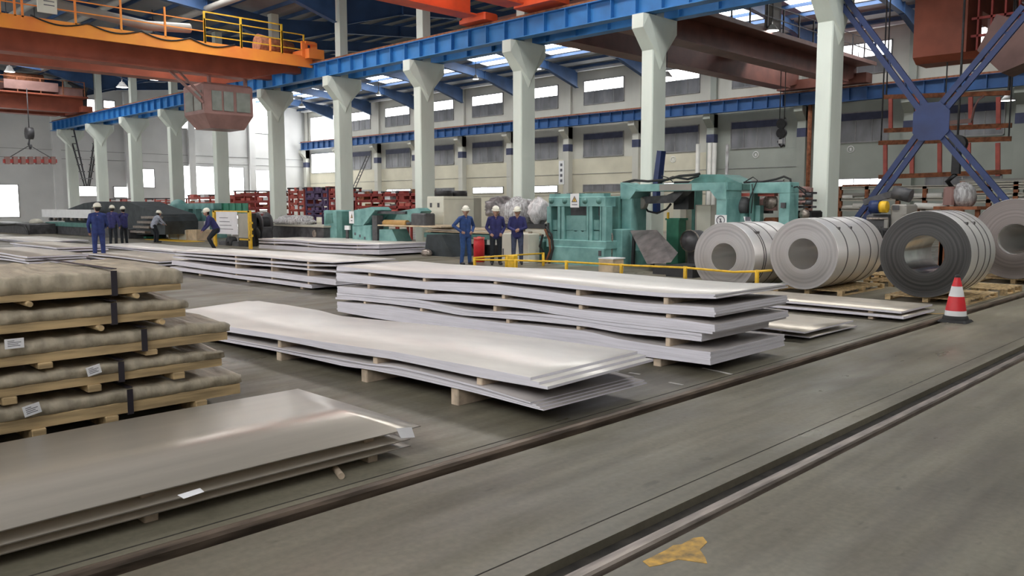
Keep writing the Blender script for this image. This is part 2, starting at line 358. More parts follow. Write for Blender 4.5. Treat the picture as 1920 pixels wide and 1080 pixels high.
for y in [-3]+COLY:
    for xa, xb in ((-2, 22), (22, 46)):
        m = (xa+xb)/2; b = MB()
        lo = [(xa+.3, roofz(xa+.1)-1.35), (xa+3.5, roofz(xa+3.5)-.75), (m, roofz(m)-.8), (xb-3.5, roofz(xb-3.5)-.75), (xb-.3, roofz(xb-.1)-1.35)]
        up = [(xb-.3, roofz(xb-.3)-.2), (m, roofz(m)-.2), (xa+.3, roofz(xa+.3)-.2)]
        b.prism(lo+up, 1, y-.03, y+.03)
        for (p, q) in zip(lo, lo[1:]): b.bar((p[0], y, p[1]), (q[0], y, q[1]), .3, .03)
        for x in (xa+3.5, xa+8, xb-8, xb-3.5): b.box(x-.02, x+.02, y-.14, y+.14, roofz(x)-.8, roofz(x)-.2)
        struct('rafter', b, 'blue_dk', ceil)
struct('trim_2', MB().box(WX-.5, WX-.2, -16, 75, 11.05, 11.2), 'white')
b = MB()
for x, z in ((12.5, 11.1), (15.5, 11.3), (18.5, 11.0)): b.tube([(x, -10, z), (x, 74, z)], .16, 10)
tag(b.build('roof_pipes', 'duct'), None, None)['kind'] = 'structure'; bpy.data.objects['roof_pipes'].name = 'trim_3'
# ------------------------------------------------------------------ columns
def column(i, y):
    lb = 'pale green concrete column with flared corbel, ' + {0: 'outside the right frame edge', 1: 'right of the blue bracing plates, behind the coils', 2: 'rising behind the green portal frame', 3: 'behind the two workers in navy jackets', 4: 'rising left of the cream cabinet', 5: 'behind the green machine with the sign plate', 6: 'just right of the hanging crane cab', 7: 'directly below the hanging crane cab', 8: 'the first one left of the crane cab', 9: 'the second one left of the crane cab', 10: 'next to the far ladder frames', 11: 'farthest in the row by the end wall'}[i]
    if i == 1: lb = 'pale green concrete column rising behind the second coil'
    t = thing('concrete_column', (22, y, 0), lb, 'column', 'columns between the two bays')
    yn = y-.22
    b = MB(); b.prism([(21.62, yn+.03), (21.65, yn), (22.32, yn), (22.35, yn+.03), (22.35, yn+.42), (21.62, yn+.42)], 2, 0, 6.9); b.build('shaft', 'column', t)
    b = MB(); out = [(21.08, 7.52), (21.08, 7.1), (21.62, 6.5), (21.99, 5.9), (22.35, 6.5), (22.9, 7.1), (22.9, 7.52)]
    b.prism([(21.08, 7.52), (21.08, 7.1), (21.62, 6.5), (22.35, 6.5), (22.9, 7.1), (22.9, 7.52)], 1, yn, yn+.42)
    n = len(out); tri = [(21.25, 7.5), (21.99, 6.12), (22.75, 7.5)]
    vs = [(a, yn, c) for a, c in out]+[(a, yn-.1, c) for a, c in tri]
    b.add(vs, [(7, 8, 9), (0, 1, 7), (1, 2, 8, 7), (2, 3, 8), (3, 4, 8), (4, 5, 9, 8), (5, 6, 9), (6, 0, 7, 9)])
    b.build('corbel', 'column', t)
    MB().box(21.8, 22.2, y-.2, y+.2, 7.5, 11.3).build('upper_shaft', 'column', t)
    return t
for i, y in enumerate(COLY): column(i, y)
# ------------------------------------------------------------------ runway beams
def runway(x, z0, z1, ya, yb, label, side, st=.95, m='blue'):
    t = thing('crane_runway_beam', (x, ya, z0), label, 'beam')
    MB().box(x-.012, x+.012, ya, yb, z0+.03, z1-.03).build('web', m, t)
    MB().box(x-.2, x+.2, ya, yb, z1-.03, z1).build('top_flange', m, t)
    MB().box(x-.2, x+.2, ya, yb, z0, z0+.03).build('bottom_flange', m, t)
    MB().box(x-.04, x+.04, ya, yb, z1, z1+.12).build('crane_rail', 'rust', t)
    p = None; y = ya+.3
    while y < yb:
        if p is None: p = MB().box(x-.17, x-.012, y-.015, y+.015, z0+.03, z1-.03).build('stiffener', m, t); y_0 = y
        else: copy_part(p, t, (0, y-y_0, 0))
        y += st
    return t
runway(21.35, 7.53, 8.2, 2, 71.5, 'bright blue runway beam along the near side of the column tops', -1)
runway(22.65, 7.53, 8.2, 2, 71.5, 'blue runway beam along the far side of the column tops', -1, 1.4)
runway(45.1, 7.25, 7.95, -8, 74.5, 'blue runway beam along the far wall under the high windows', -1, .95, 'blue_far')
# cross bracing between the columns nearest on the right
t = thing('cross_bracing', (22, 7.1, 1), 'dark blue steel cross bracing with square centre plate', 'bracing')
M['brace'] = mat('brace_blue', (.013, .03, .11), .45, var=.15, scale=2)
for (ax_, ay_), (bx, by) in [((1580, 0), (1748, 225)), ((1612, 412), (1748, 225)), ((1925, 15), (1748, 225)), ((1870, 368), (1748, 225))]:
    P0, P1 = oX(ax_, ay_, 22), oX(bx, by, 22)
    if ay_ > 200: P0 = P1+(P0-P1)*1.28
    b = MB(); d = Vector((0, (P1-P0).z, -(P1-P0).y)).normalized()
    b.bar(P0+d*.09, P1+d*.09, .13, .08, up=(1, 0, 0)).bar(P0-d*.09, P1-d*.09, .13, .08, up=(1, 0, 0))
    for k in range(6):
        q0 = P0.lerp(P1, k/6); q1 = P0.lerp(P1, (k+.5)/6); b.bar(q0+d*.1, q1-d*.1, .03, .03, up=(1, 0, 0))
    b.build('brace_arm', 'brace', t)
c0 = oX(1748, 225, 22); b = MB(); b.prism([(c0.y+dy, c0.z+dz) for dy, dz in [(-.42, .2), (-.2, .42), (.2, .42), (.42, .2), (.42, -.3), (.25, -.5), (-.25, -.5), (-.42, -.3)]], 0, 21.9, 21.93); b.build('centre_plate', 'brace', t)
# V brace far left
t = thing('v_brace', (22, 60, 7.4), 'dark V-shaped roof brace above the far end of the blue beam', 'bracing')
for x_, y_ in ((128, 124), (176, 124)):
    P0, P1 = oX(x_, y_, 22), oX(158, 172, 22); P0.z = min(P0.z, 11.1); MB().bar(P0, P1, .2, .2).build('brace_arm', 'dkgrey', t)
MB().bar(oX(158, 172, 22), oX(158, 215, 22), .3, .3).build('brace_stem', 'dkgrey', t)
t = thing('ladder_frame', (22, 60, 1), 'dark rungged V-shaped ladder frame below the far blue beam', 'frame')
for a, b_ in (((133, 243), (160, 348)), ((183, 243), (166, 348))):
    bb = MB()
    for dx in (-5, 5):
        if a[0] > 150: dx *= .7
        bb.bar(oX(a[0]+dx, a[1], 22), oX(b_[0]+dx*.4, b_[1], 22), .09, .09)
    bb.build('ladder_rail', 'dkgrey', t)
    for k in range(8):
        u = k/8; x_ = a[0]+(b_[0]-a[0])*u; y_ = a[1]+(b_[1]-a[1])*u; MB().bar(oX(x_-5, y_, 22), oX(x_+5, y_, 22), .07, .07).build('rung', 'dkgrey', t)
t = thing('wall_ladder', (45, 60, 4), 'thin dark ladder leaning on the far wall, left of a column', 'ladder')
pa, pb = oX(664, 352, 44.6), oX(690, 292, 44.6)
for dy in (-.22, .22): MB().bar(pa+Vector((0, dy, 0)), pb+Vector((0, dy, 0)), .06, .06).build('ladder_rail', 'dkgrey', t)
for k in range(9): q = pa.lerp(pb, (k+.5)/9); MB().bar(q+Vector((0, -.22, 0)), q+Vector((0, .22, 0)), .05, .05).build('rung', 'dkgrey', t)
# ------------------------------------------------------------------ lamps
lampn = None
def lamp(p, label, r=.28):
    t = thing('high_bay_lamp', p, label, 'lamp', 'high bay lamps')
    MB().lathe(p, [(.05, .25), (.1, .22), (r*.6, .12), (r, -.02), (r*.96, -.02), (r*.55, .1)], 16).build('lamp_shade', 'white', t)
    MB().lathe(p, [(.001, -.03), (r*.93, -.015), (r*.9, .0)], 16).build('lens', 'lamp', t)
    MB().cyl((p[0], p[1], p[2]+.24), (p[0], p[1], roofz(p[0])-.0), .02, n=6).build('stem', 'dkgrey', t)
lamp(oX(566, 200, 34), 'glowing lamp above the corner of the two far walls')
lamp(oX(1006, 129, 34), 'glowing lamp right of the column behind the workers')
lamp(oX(1250, 145, 30), 'glowing lamp just right of the portal frame column')
lamp(oX(1448, 57, 33), 'lamp under the roof above the brown crane girders')
lamp(oX(892, 148, 36), 'dim small lamp between two roof rafters in the far bay', .2)
lamp(oX(710, 178, 38), 'small far lamp above the leftmost bright high windows', .2)
lamp(oX(229, 163, 15.8), 'glowing lamp left of the pair under the orange girder')
lamp(oX(291, 149, 18), 'glowing lamp nearest the upper column, under the orange girder')
lamp(oX(70, 119, 13), 'unlit looking lamp under the orange girder near the V brace', .22)
lamp(oX(18, 134, 11), 'lamp at the far left under the orange girder', .22)
lamp(oX(1889, 188, 40), 'glowing lamp by the red frames at far right', .3)
# ------------------------------------------------------------------ overhead cranes
def rail_posts(t, xs, y, z0, h, m, rails=(.55, 1.)):
    for x in xs: MB().box(x-.03, x+.03, y-.03, y+.03, z0, z0+h).build('railing_post', m, t)
    for r in rails: MB().box(xs[0], xs[-1], y-.02, y+.02, z0+h*r-.04, z0+h*r).build('handrail', m, t)
# orange crane, upper left
t = thing('bridge_crane', (10, 35.5, 7.4), 'orange bridge crane with railed walkway and cab at upper left', 'crane')
b = MB(); b.prism([(-4, 8.36), (-4, 7.42), (18.6, 7.42), (20.6, 7.9), (21.3, 7.9), (21.3, 8.36)], 1, 35.0, 35.5); b.box(-4, 18.8, 34.85, 35.65, 7.38, 7.44).build('girder', 'brick', t)
b = MB(); b.prism([(-4, 8.36), (-4, 7.42), (18.6, 7.42), (20.6, 7.9), (21.3, 7.9), (21.3, 8.36)], 1, 37.6, 38.1); b.box(-4, 18.8, 37.45, 38.25, 7.38, 7.44).build('girder', 'brick', t)
MB().box(-4, 21.2, 34.0, 35.0, 8.34, 8.38).build('walkway', 'brick', t)
MB().box(-4, 21.3, 33.97, 34.05, 8.05, 8.55).build('toe_board', 'orange', t)
MB().box(20.9, 21.7, 33.6, 38.6, 8.42, 8.85).cyl((21.1, 34.4, 8.45), (21.7, 34.4, 8.45), .22, n=14).cyl((21.1, 37.8, 8.45), (21.7, 37.8, 8.45), .22, n=14).build('end_carriage', 'orange', t)
hb = MB().bar((20.9, 34, 8.5), (20.9, 34, 9.2), .12, .3).bar((20.9, 34, 9.15), (21.4, 34, 9.15), .3, .12).bar((21.4, 34, 8.5), (21.4, 34, 9.2), .12, .3); hb.build('buffer_frame', 'orange', t)
px = lambda x, y=100: oY(x, y, 34).x
rail_posts(t, [px(x) for x in (385, 453, 529, 570)], 34, 8.5, 1.0, 'yellow', (.33, .66, 1.))
MB().box(px(385), px(529), 33.98, 34.02, 9.75, 9.8).build('handrail', 'yellow', t)
for x in (385, 453, 529): MB().box(px(x)-.04, px(x)+.04, 33.97, 34.03, 8.5, 9.8).build('railing_post', 'yellow', t)
for x, h in ((2, 1.3), (30, 1.3), (44, 1.3), (143, 1.5), (228, 1.3), (310, 1.2), (506, .6)): MB().box(px(x, 60)-.035, px(x, 60)+.035, 33.97, 34.03, 8.5, 8.5+h).build('railing_post', 'orange', t)
for z in (8.95, 9.35): MB().box(px(0, 60), px(385), 33.98, 34.02, z, z+.04).build('handrail', 'orange', t)
pp = []
for i in range(41):
    x = px(60)+(px(440)-px(60))*i/40; pp.append((x, 33.94, 8.5-.22*abs(math.sin(i*math.pi/10))+.1))
MB().tube(pp, .03, 6).build('festoon_cable', 'rubber', t)
b = MB(); b.cbox(px(73), px(110), 33.88, 33.94, 8.75, 9.7, .02).build('notice_board', 'cream', t)
for k in range(3): MB().box(px(85), px(105), 33.87, 33.885, 9.3-.14*k, 9.33-.14*k).build('text_line', 'ink', t)
MB().cyl((19.3, 35.4, 9.1), (21.0, 35.4, 8.95), .42, n=18).build('drive_drum', 'rust', t)
MB().tube([(px(130), 35.2, 9.4), (px(300), 35.2, 9.1), (px(385), 35.4, 9.3)], .2, 10).build('cable_drum', 'duct', t)
# cab
b = MB(); x0, x1, y0, y1 = 16.6, 18.9, 35.2, 37.2
def ring(i, z, s=0): return [(x0+i+s, y0+i, z), (x1-i, y0+i, z), (x1-i, y1-i, z), (x0+i+s, y1-i, z)]
vs = ring(.3, 5.15, .1)+ring(0, 5.75)+ring(0, 7.0)+ring(.1, 7.1)
b.add(vs, [(3, 2, 1, 0), (12, 13, 14, 15)]+[(k+i, k+(i+1) % 4, k+4+(i+1) % 4, k+4+i) for k in (0, 4, 8) for i in range(4)]); b.build('cab_shell', 'cab', t)
for xa, xb in ((16.95, 17.4), (17.5, 17.95), (18.1, 18.75)): MB().box(xa, xb, 35.16, 35.19, 5.9, 6.75).build('cab_window', 'cabglass', t)
for ya, yb in ((35.4, 36.1), (36.2, 37)): MB().box(16.56, 16.59, ya, yb, 5.9, 6.75).build('cab_window', 'cabglass', t)
for x in (16.9, 18.6): MB().box(x-.06, x+.06, 35.2, 35.35, 7.05, 7.45).build('hanger', 'cab', t)
MB().bar((15.2, 35.3, 7.4), (16.6, 35.3, 6.2), .1, .1).build('hanger', 'cab', t); MB().bar((15.6, 35.3, 7.4), (16.9, 35.3, 6.2), .08, .08).build('hanger', 'cab', t)
# red crane far left
t = thing('bridge_crane', (10, 64.5, 7.6), 'dull red bridge crane with trolley, far off at the left edge', 'crane')
for y in (64.0, 67.0): MB().box(2, 21.2, y, y+.6, 8.35, 9.3).box(2, 20.5, y-.15, y+.75, 8.3, 8.36).build('girder', 'brick', t)
MB().box(2, 21.2, 62.9, 64, 9.25, 9.35).build('walkway', 'brick', t)
MB().box(16.0, 19.3, 62.9, 67.6, 9.5, 10.1).build('trolley', 'cab', t); MB().cyl((16.5, 64.5, 10.4), (18.8, 64.5, 10.4), .4, n=14).build('hoist_drum', 'rust', t)
MB().box(19.3, 20.9, 63.0, 63.6, 9.35, 9.9).build('control_box', 'cab', t)
rail_posts(t, [14+1.4*k for k in range(6)], 62.95, 9.35, 1.0, 'rust')
MB().box(20.9, 21.6, 63.3, 68, 8.35, 8.75).build('end_carriage', 'brick', t)
t = thing('crane_hook_block', oX(55, 250, 17.2), 'small dark hook block hanging at far left above red lifting beam', 'hook')
p = oX(55, 250, 17.2); MB().cyl((p.x, p.y, p.z), (p.x, p.y, 9.52), .03, n=6).build('wire_rope', 'dkgrey', t); MB().cyl((p.x-.2, p.y, p.z), (p.x+.2, p.y, p.z), .4, n=14).build('sheave', 'dkgrey', t)
MB().tube([(p.x, p.y, p.z-.3), (p.x, p.y+.3, p.z-.7), (p.x, p.y, p.z-1.0), (p.x, p.y-.25, p.z-.8)], .08).build('hook', 'dkgrey', t)
t = thing('lifting_beam', oX(55, 300, 17.2), 'long dull red lifting beam hanging at the far left', 'lifting beam')
p, q = oY(6, 302, 60), oY(106, 302, 60); b = MB().bar(p, q, .22, .24); b.build('beam', 'maroon', t)
for k in range(7): w = p.lerp(q, (k+.5)/7); MB().box(w.x-.12, w.x+.12, w.y-.2, w.y+.2, w.z-.2, w.z+.28).build('clamp', 'cab', t)
r_ = p.lerp(q, .5)+Vector((0, 0, 1.0))
for w in (p, q): MB().bar(w, r_, .05, .05).build('sling', 'dkgrey', t)
# vermilion crane, top centre (girder runs back over the camera's bay)
t = thing('bridge_crane', (15, 21, 8.3), 'vermilion bridge crane end over the blue beam at top centre', 'crane')
for y in (19.9, 22.2): MB().box(-3, 20.4, y, y+.5, 8.5, 9.7).box(-3, 20.6, y-.12, y+.62, 8.44, 8.5).build('girder', 'crimson', t)
MB().box(-3, 20.6, 22.7, 23.6, 8.85, 8.9).build('walkway', 'brick', t)
MB().box(-3, 20.6, 23.55, 23.62, 8.8, 9.0).build('toe_board', 'crimson', t)
MB().cbox(20.7, 21.65, 18.6, 20.4, 8.4, 9.0, .06).build('end_carriage', 'crimson', t)
MB().cbox(20.9, 21.6, 22.0, 23.4, 8.35, 8.62, .05).build('end_carriage', 'crimson', t)
MB().cyl((20.68, 19.2, 8.7), (20.72, 19.2, 8.7), .16, n=12).build('wheel_bearing', 'black', t)
MB().cyl((20.85, 23.3, 8.62), (21.2, 23.3, 8.62), .14, n=12).build('limit_switch', 'black', t)
# brown crane in the far bay
t = thing('bridge_crane', (34, 21, 7.9), 'brown bridge crane with dark railing in the far bay', 'crane')
for y in (18.4, 21.6):
    MB().prism([(22.9, 8.5), (24.4, 8.1), (43.2, 8.1), (44.6, 8.4), (44.6, 9.15), (22.9, 9.15)], 1, y, y+.55).box(24.3, 43.3, y-.16, y+.71, 8.04, 8.11).build('girder', 'brown', t)
    MB().box(22.9, 44.6, y-.05, y+.6, 9.15, 9.2).build('girder_top', 'maroon', t)
MB().box(25, 44.6, 17.4, 18.4, 8.95, 9.0).build('walkway', 'brown', t); MB().box(25, 44.6, 17.36, 17.42, 8.9, 9.08).build('toe_board', 'cab', t)
rail_posts(t, [30+1.45*k for k in range(11)], 17.4, 9.0, 1.1, 'dkgrey')
MB().box(44.4, 45.2, 17.8, 22.8, 8.1, 8.6).build('end_carriage', 'brown', t); MB().box(22.35, 23.1, 17.8, 22.8, 8.35, 8.75).build('end_carriage', 'brown', t)
MB().box(33.6, 34.3, 17.5, 17.9, 9.0, 10.6).build('control_box', 'duct', t)
MB().cbox(37, 39, 18.9, 21.7, 9.05, 9.6, .05).build('trolley', 'brown', t)
t = thing('crane_hook_block', oX(1465, 250, 38), 'black hook block with white tag hanging left of the thick column', 'hook')
p = oX(1466, 232, 38)
MB().cyl((p.x, p.y-.12, p.z), (p.x, p.y-.12, 9.1), .025, n=6).build('wire_rope', 'dkgrey', t); MB().cyl((p.x, p.y+.12, p.z), (p.x, p.y+.12, 9.1), .025, n=6).build('wire_rope', 'dkgrey', t)
for dz in (0, .45): MB().cyl((p.x-.1, p.y, p.z-dz), (p.x+.1, p.y, p.z-dz), .24, n=14).build('sheave', 'black', t)
MB().box(p.x-.12, p.x-.1, p.y-.1, p.y+.1, p.z-.95, p.z-.75).build('tag_plate', 'white', t); MB().tube([(p.x, p.y, p.z-.6), (p.x, p.y+.16, p.z-.85), (p.x, p.y, p.z-1.1), (p.x, p.y-.15, p.z-1)], .06).build('hook', 'black', t)
# big red crane at the upper right
t = thing('bridge_crane', (26, 7, 6), 'large red-brown crane with box end at the upper right corner', 'crane')
A0 = oX(1711, 112, 27); B0 = oX(1811, 96, 27)
MB().box(27, 28.4, B0.y, A0.y, A0.z+.05, 9.6).build('end_box', 'brick', t)
MB().prism([(27, A0.z+.05), (28.4, A0.z+.05), (28.2, A0.z-.12), (27.3, A0.z-.12)], 1, B0.y-.9, A0.y).build('box_base', 'brick', t)
MB().box(23, 44, A0.y+.15, A0.y+.9, 8.75, 9.9).build('girder', 'brick', t)
MB().box(28.4, 44, 5.2, 6.0, 7.9, 9.2).build('girder', 'brick', t)
MB().cbox(23.6, 25.4, 5.6, A0.y+.3, 9.1, 9.7, .05).build('trolley', 'brick', t); MB().box(23, 28.4, 5.2, 6.0, 8.3, 9.2).build('girder', 'brick', t)
for k in range(5): MB().box(27.2, 27.3, B0.y-.25-.35*k, B0.y-.2-.35*k, A0.z+.1, 9.3).build('guard_bar', 'maroon', t)
for k, z in enumerate((6.6, 7.1, 7.7, 8.3, 8.8)): MB().box(27.2, 27.3, B0.y-1.9, B0.y-.05, z, z+.07).build('guard_bar', 'maroon', t)
MB().box(27.5, 28.2, B0.y-1.6, B0.y-.4, 6.5, 7.2).build('motor_case', 'cab', t); MB().cyl((27.4, B0.y-1.2, 8.1), (28.2, B0.y-1.2, 8.1), .5, n=16).build('winch_drum', 'brick', t)
q = oX(1890, 100, 27); b = MB().prism([(q.y+.75, q.z+.15), (q.y+.1, q.z-.55), (q.y-.6, q.z-.3), (q.y-.9, q.z+.6), (q.y+.3, q.z+1.1)], 0, 26.8, 28.0); b.build('cab_shell', 'cab', t)
# red frames hanging behind the bracing
def redframe(name, pts_x, ytop, ybot, X, label, z_l=None):
    t = thing('hanging_frame', oX(pts_x[0], ybot, X), label, 'frame')
    MB().bar(oX(pts_x[0]-12, ytop, X), oX(pts_x[-1]+25, ytop-8, X), .1, .14).build('rail_bar', 'rust', t)
    MB().bar(oX(pts_x[0]-12, ybot+2, X), oX(pts_x[-1]+25, ybot-8, X), .1, .14).build('rail_bar', 'rust', t)
    for x in pts_x: MB().bar(oX(x, ytop, X), oX(x, ybot, X), .12, .08).build('upright', 'redrack', t)
    for x in (pts_x[0]-8, pts_x[-1]+20): q = oX(x, ytop-3, X); MB().cyl(q, (q.x, q.y, roofz(X)), .025, n=6).build('hanger_rod', 'dkgrey', t)
    return t
redframe('a', [1670, 1720, 1770, 1820, 1872], 182, 243, 29, 'upper red open frame behind the blue bracing')
redframe('b', [1660, 1710, 1762, 1816, 1871], 268, 330, 28, 'lower red open frame behind the blue bracing')
p, q = oX(1765, 232, 27.5), oX(1822, 226, 27.5)
t = thing('lifting_tongs', p, 'pinkish lifting arm with small hook, right of bracing plate', 'lifting tool')
MB().bar(p, q, .1, .12).build('arm', 'cab', t); MB().tube([q, q+Vector((0, -.05, .35)), q+Vector((0, -.15, .6)), q+Vector((0, -.3, .7))], .035).build('hook', 'cab', t); MB().cyl(p.lerp(q, .1), (p.x, p.lerp(q, .1).y, roofz(27.5)), .02, n=6).build('wire_rope', 'dkgrey', t)
t = thing('crane_hook_block', oX(1790, 262, 24.5), 'dark hook block hanging behind bracing above the crate', 'hook')
p = oX(1795, 270, 24.5)
MB().cyl(p, (p.x, p.y, 9.12), .03, n=6).build('wire_rope', 'dkgrey', t); MB().cyl((p.x-.12, p.y, p.z), (p.x+.12, p.y, p.z), .24, n=14).build('sheave', 'black', t)
MB().bar((p.x, p.y, p.z-.2), (p.x, p.y, p.z-.8), .2, .16).build('swivel', 'black', t); MB().tube([(p.x, p.y, p.z-.8), (p.x, p.y+.2, p.z-1.0), (p.x, p.y, p.z-1.25), (p.x, p.y-.2, p.z-1.1)], .07).build('hook', 'black', t)
# ------------------------------------------------------------------ steel plate stacks
def prof(X, pts): return [(oX(x, y, X).y, oX(x, y, X).z) for x, y in pts]
def plate(x0, x1, y0, y1, zt0, zt1, th, m='steel', skew=0, n=40, name='steel_plate'):
    if not callable(th): th = (lambda q: lambda y: q)(th)
    """thin plate; zt0(y), zt1(y): top height along its two long edges"""
    ys = [y0+(y1-y0)*i/n for i in range(n+1)]; vs = []; fs = []; mi = []
    for y in ys:
        a, c = zt0(y), zt1(y); vs += [(x0, y, a), ((x0+x1)/2, y, (a+c)/2), (x1, y, c), (x1, y, c-th(y)), ((x0+x1)/2, y, (a+c)/2-th(y)), (x0, y, a-th(y))]
    b = MB()
    for i in range(n):
        k = i*6
        for j in range(6):
            b.add([], [], 0)
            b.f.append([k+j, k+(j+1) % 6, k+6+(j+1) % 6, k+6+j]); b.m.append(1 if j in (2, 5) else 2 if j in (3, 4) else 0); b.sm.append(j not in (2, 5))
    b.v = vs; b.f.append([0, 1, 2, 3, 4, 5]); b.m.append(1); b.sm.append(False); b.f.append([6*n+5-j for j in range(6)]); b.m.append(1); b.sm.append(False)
    ms = {'steel': ['steel', 'steel_edge', 'steel_gap_shade'], 'dull': ['steel_dull', 'steel_edge', 'steel_gap_shade'], 'tan': ['tan', 'steel_edge', 'steel_gap_shade']}[m]
    return b.build(name, ms)
def bundle(x0, x1, y0, y1, top, bot, plies, label, group, far=None, jx=.03, jy=.05, m='steel', fan=0, first=None):
    """a bundle of plates between the top and bottom profiles, one object per plate"""
    f = lambda y: interp(top, y); g_ = lambda y: interp(bot, y); fr = far or (lambda y: 0)
    for k in range(plies):
        u0, u1 = k/plies, (k+1)/plies
        a = lambda y, u=u0: f(y)*(1-u)+g_(y)*u; 
        th = lambda y: max(.004, (f(y)-g_(y))/plies-.0008)
        dx = RNG.uniform(-jx, jx) if k else 0; dy = RNG.uniform(0, jy)-fan*k
        o = plate(x0+abs(dx)*.3, x1+dx, y0+dy, y1-RNG.uniform(0, jy), a, lambda y, a=a: a(y)+fr(y), th, m)
        if k == 0 and first: tag(o, first, 'steel plate', group)
        else: tag(o, label, 'steel plate', group)
def spacer(x0, x1, y, z0, z1, label, group, w=.07, m='wood_pale'):
    tag(MB().cbox(x0, x1, y-w/2, y+w/2, z0, z1, .008).build('spacer_block', m), label, 'wood block', group)
# long bright stack in the centre (A)
XA, XA2 = 4.68, 6.1
Aut = prof(XA, [(337, 600), (409, 609), (516, 627), (581, 637), (675, 651), (737, 659), (800, 671), (894, 688), (985, 706)])
Aub = prof(XA, [(337, 612), (425, 622), (519, 637), (581, 649), (628, 659), (675, 665), (737, 674), (800, 687), (894, 707), (1018, 729)])
Alt = prof(XA, [(337, 622), (416, 632), (519, 652), (587, 665), (612, 667), (691, 682), (737, 685), (800, 699), (894, 723), (1005, 757)])
Alb = prof(XA, [(337, 630), (416, 640), (519, 659), (587, 674), (644, 687), (691, 693), (769, 709), (878, 734), (1043, 777)])
Afar = prof(XA2, [(397, 557), (469, 565), (487, 563), (600, 582), (637, 592), (894, 618), (1218, 662)])
def far_of(top, far): return lambda y: interp(far, y)-interp(top, y)
fa = far_of(Aut, Afar); faS = lambda y: max(-.06, min(.1, fa(y)))
G1 = 'plates in the long bright centre stack'
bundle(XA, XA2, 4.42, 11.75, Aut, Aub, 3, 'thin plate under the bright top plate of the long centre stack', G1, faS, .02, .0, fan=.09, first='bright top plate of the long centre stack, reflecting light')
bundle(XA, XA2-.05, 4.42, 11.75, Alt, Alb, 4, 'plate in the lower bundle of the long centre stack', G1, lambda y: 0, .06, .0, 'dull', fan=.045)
for i, (x_, yy) in enumerate([(704, 712), (882, 752), (525, 675)]):
    p = fl(x_, yy); spacer(XA+.03, XA2-.1, p.y, 0, interp(Alb, p.y)-.004, 'wood block on the floor carrying the long centre stack', 'floor blocks under the long centre stack', .1)
for x_ in (520, 698, 893):
    y = oX(x_, 680, XA).y; spacer(XA+.03, XA2-.1, y, interp(Alt, y)+.002, interp(Aub, y)-.002, 'wood spacer between the two bundles of the long centre stack', 'spacers in the long centre stack')
# tall stack (B)
XB, XB2 = 7.35, 8.93
B1t = prof(XB, [(627, 498), (690, 505), (790, 512), (925, 519), (1000, 526), (1160, 542), (1240, 549), (1340, 552)])
B1b = prof(XB, [(627, 507), (690, 511), (740, 516), (790, 521), (850, 523), (925, 527), (1000, 534), (1075, 542), (1160, 550), (1240, 557), (1352, 561)])
B2t = prof(XB, [(627, 511), (700, 519), (790, 528), (850, 529.5), (925, 533), (1000, 543), (1100, 557), (1200, 568), (1340, 577)])
B2b = prof(XB, [(627, 526), (700, 534), (790, 542), (850, 547), (930, 551), (1000, 560), (1100, 573), (1200, 584), (1340, 595)])
B3t = prof(XB, [(626, 536), (715, 544), (793, 551), (855, 553), (938, 560), (1017, 571), (1100, 582), (1255, 597), (1346, 610)])
B3m = prof(XB, [(626, 548), (715, 556), (780, 560.5), (886, 569), (990, 579), (1043, 590), (1150, 605), (1255, 617), (1346, 628)])
B3n = prof(XB, [(626, 548.5), (715, 556.5), (780, 561.5), (886, 582), (990, 586.5), (1043, 591), (1150, 605.5), (1255, 617.5), (1340, 629)])
B3b = prof(XB, [(626, 561), (665, 563), (730, 570), (793, 578), (860, 591), (938, 597), (1017, 604), (1100, 613), (1167, 625), (1250, 633), (1330, 643)])
B4t = prof(XB, [(627, 565), (730, 574), (793, 585), (860, 595), (938, 605), (1017, 612), (1100, 621), (1167, 637), (1250, 650), (1354, 663)])
B4b = prof(XB, [(627, 583), (665, 590), (704, 597), (860, 620), (1000, 641), (1160, 663), (1240, 673), (1355, 688)])
G2 = 'plates in the tall centre stack'; e = 'bundle of the tall centre stack'
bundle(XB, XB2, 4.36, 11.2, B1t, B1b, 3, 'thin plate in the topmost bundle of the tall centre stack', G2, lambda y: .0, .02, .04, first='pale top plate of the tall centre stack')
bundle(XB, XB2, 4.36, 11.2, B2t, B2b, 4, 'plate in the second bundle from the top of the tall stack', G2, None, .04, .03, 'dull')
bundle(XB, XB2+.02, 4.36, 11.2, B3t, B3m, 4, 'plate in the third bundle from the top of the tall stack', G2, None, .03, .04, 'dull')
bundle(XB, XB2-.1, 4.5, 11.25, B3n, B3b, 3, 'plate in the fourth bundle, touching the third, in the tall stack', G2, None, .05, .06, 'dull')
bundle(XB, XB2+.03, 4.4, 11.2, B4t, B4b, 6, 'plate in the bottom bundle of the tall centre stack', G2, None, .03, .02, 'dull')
for lv, (lo, hi, xs) in enumerate([(B2t, B1b, (690, 792, 925, 1080, 1245)), (B3t, B2b, (688, 795, 940, 1085, 1250)), (B4t, B3b, (680, 786, 948, 1081, 1250)), (B3n, B3m, (924,))]):
    for x_ in xs:
        y = oX(x_, 560, XB).y; a, c = interp(lo, y), interp(hi, y)
        if c-a > .012: spacer(XB+.03, XB2-.1, y, a+.001, c-.001, ['wood spacer under the topmost bundle of the tall stack', 'wood spacer under the second bundle of the tall stack', 'wood spacer above the bottom bundle of the tall stack', 'wood spacer in the wedge gap of the tall stack'][lv], 'spacers in the tall centre stack', .06)
for y in (5.1, 7.2, 9.3): spacer(XB+.05, XB2-.1, y, 0, interp(B4b, y)-.002, 'wood block on the floor beneath the tall centre stack', 'floor blocks under the tall centre stack', .1)
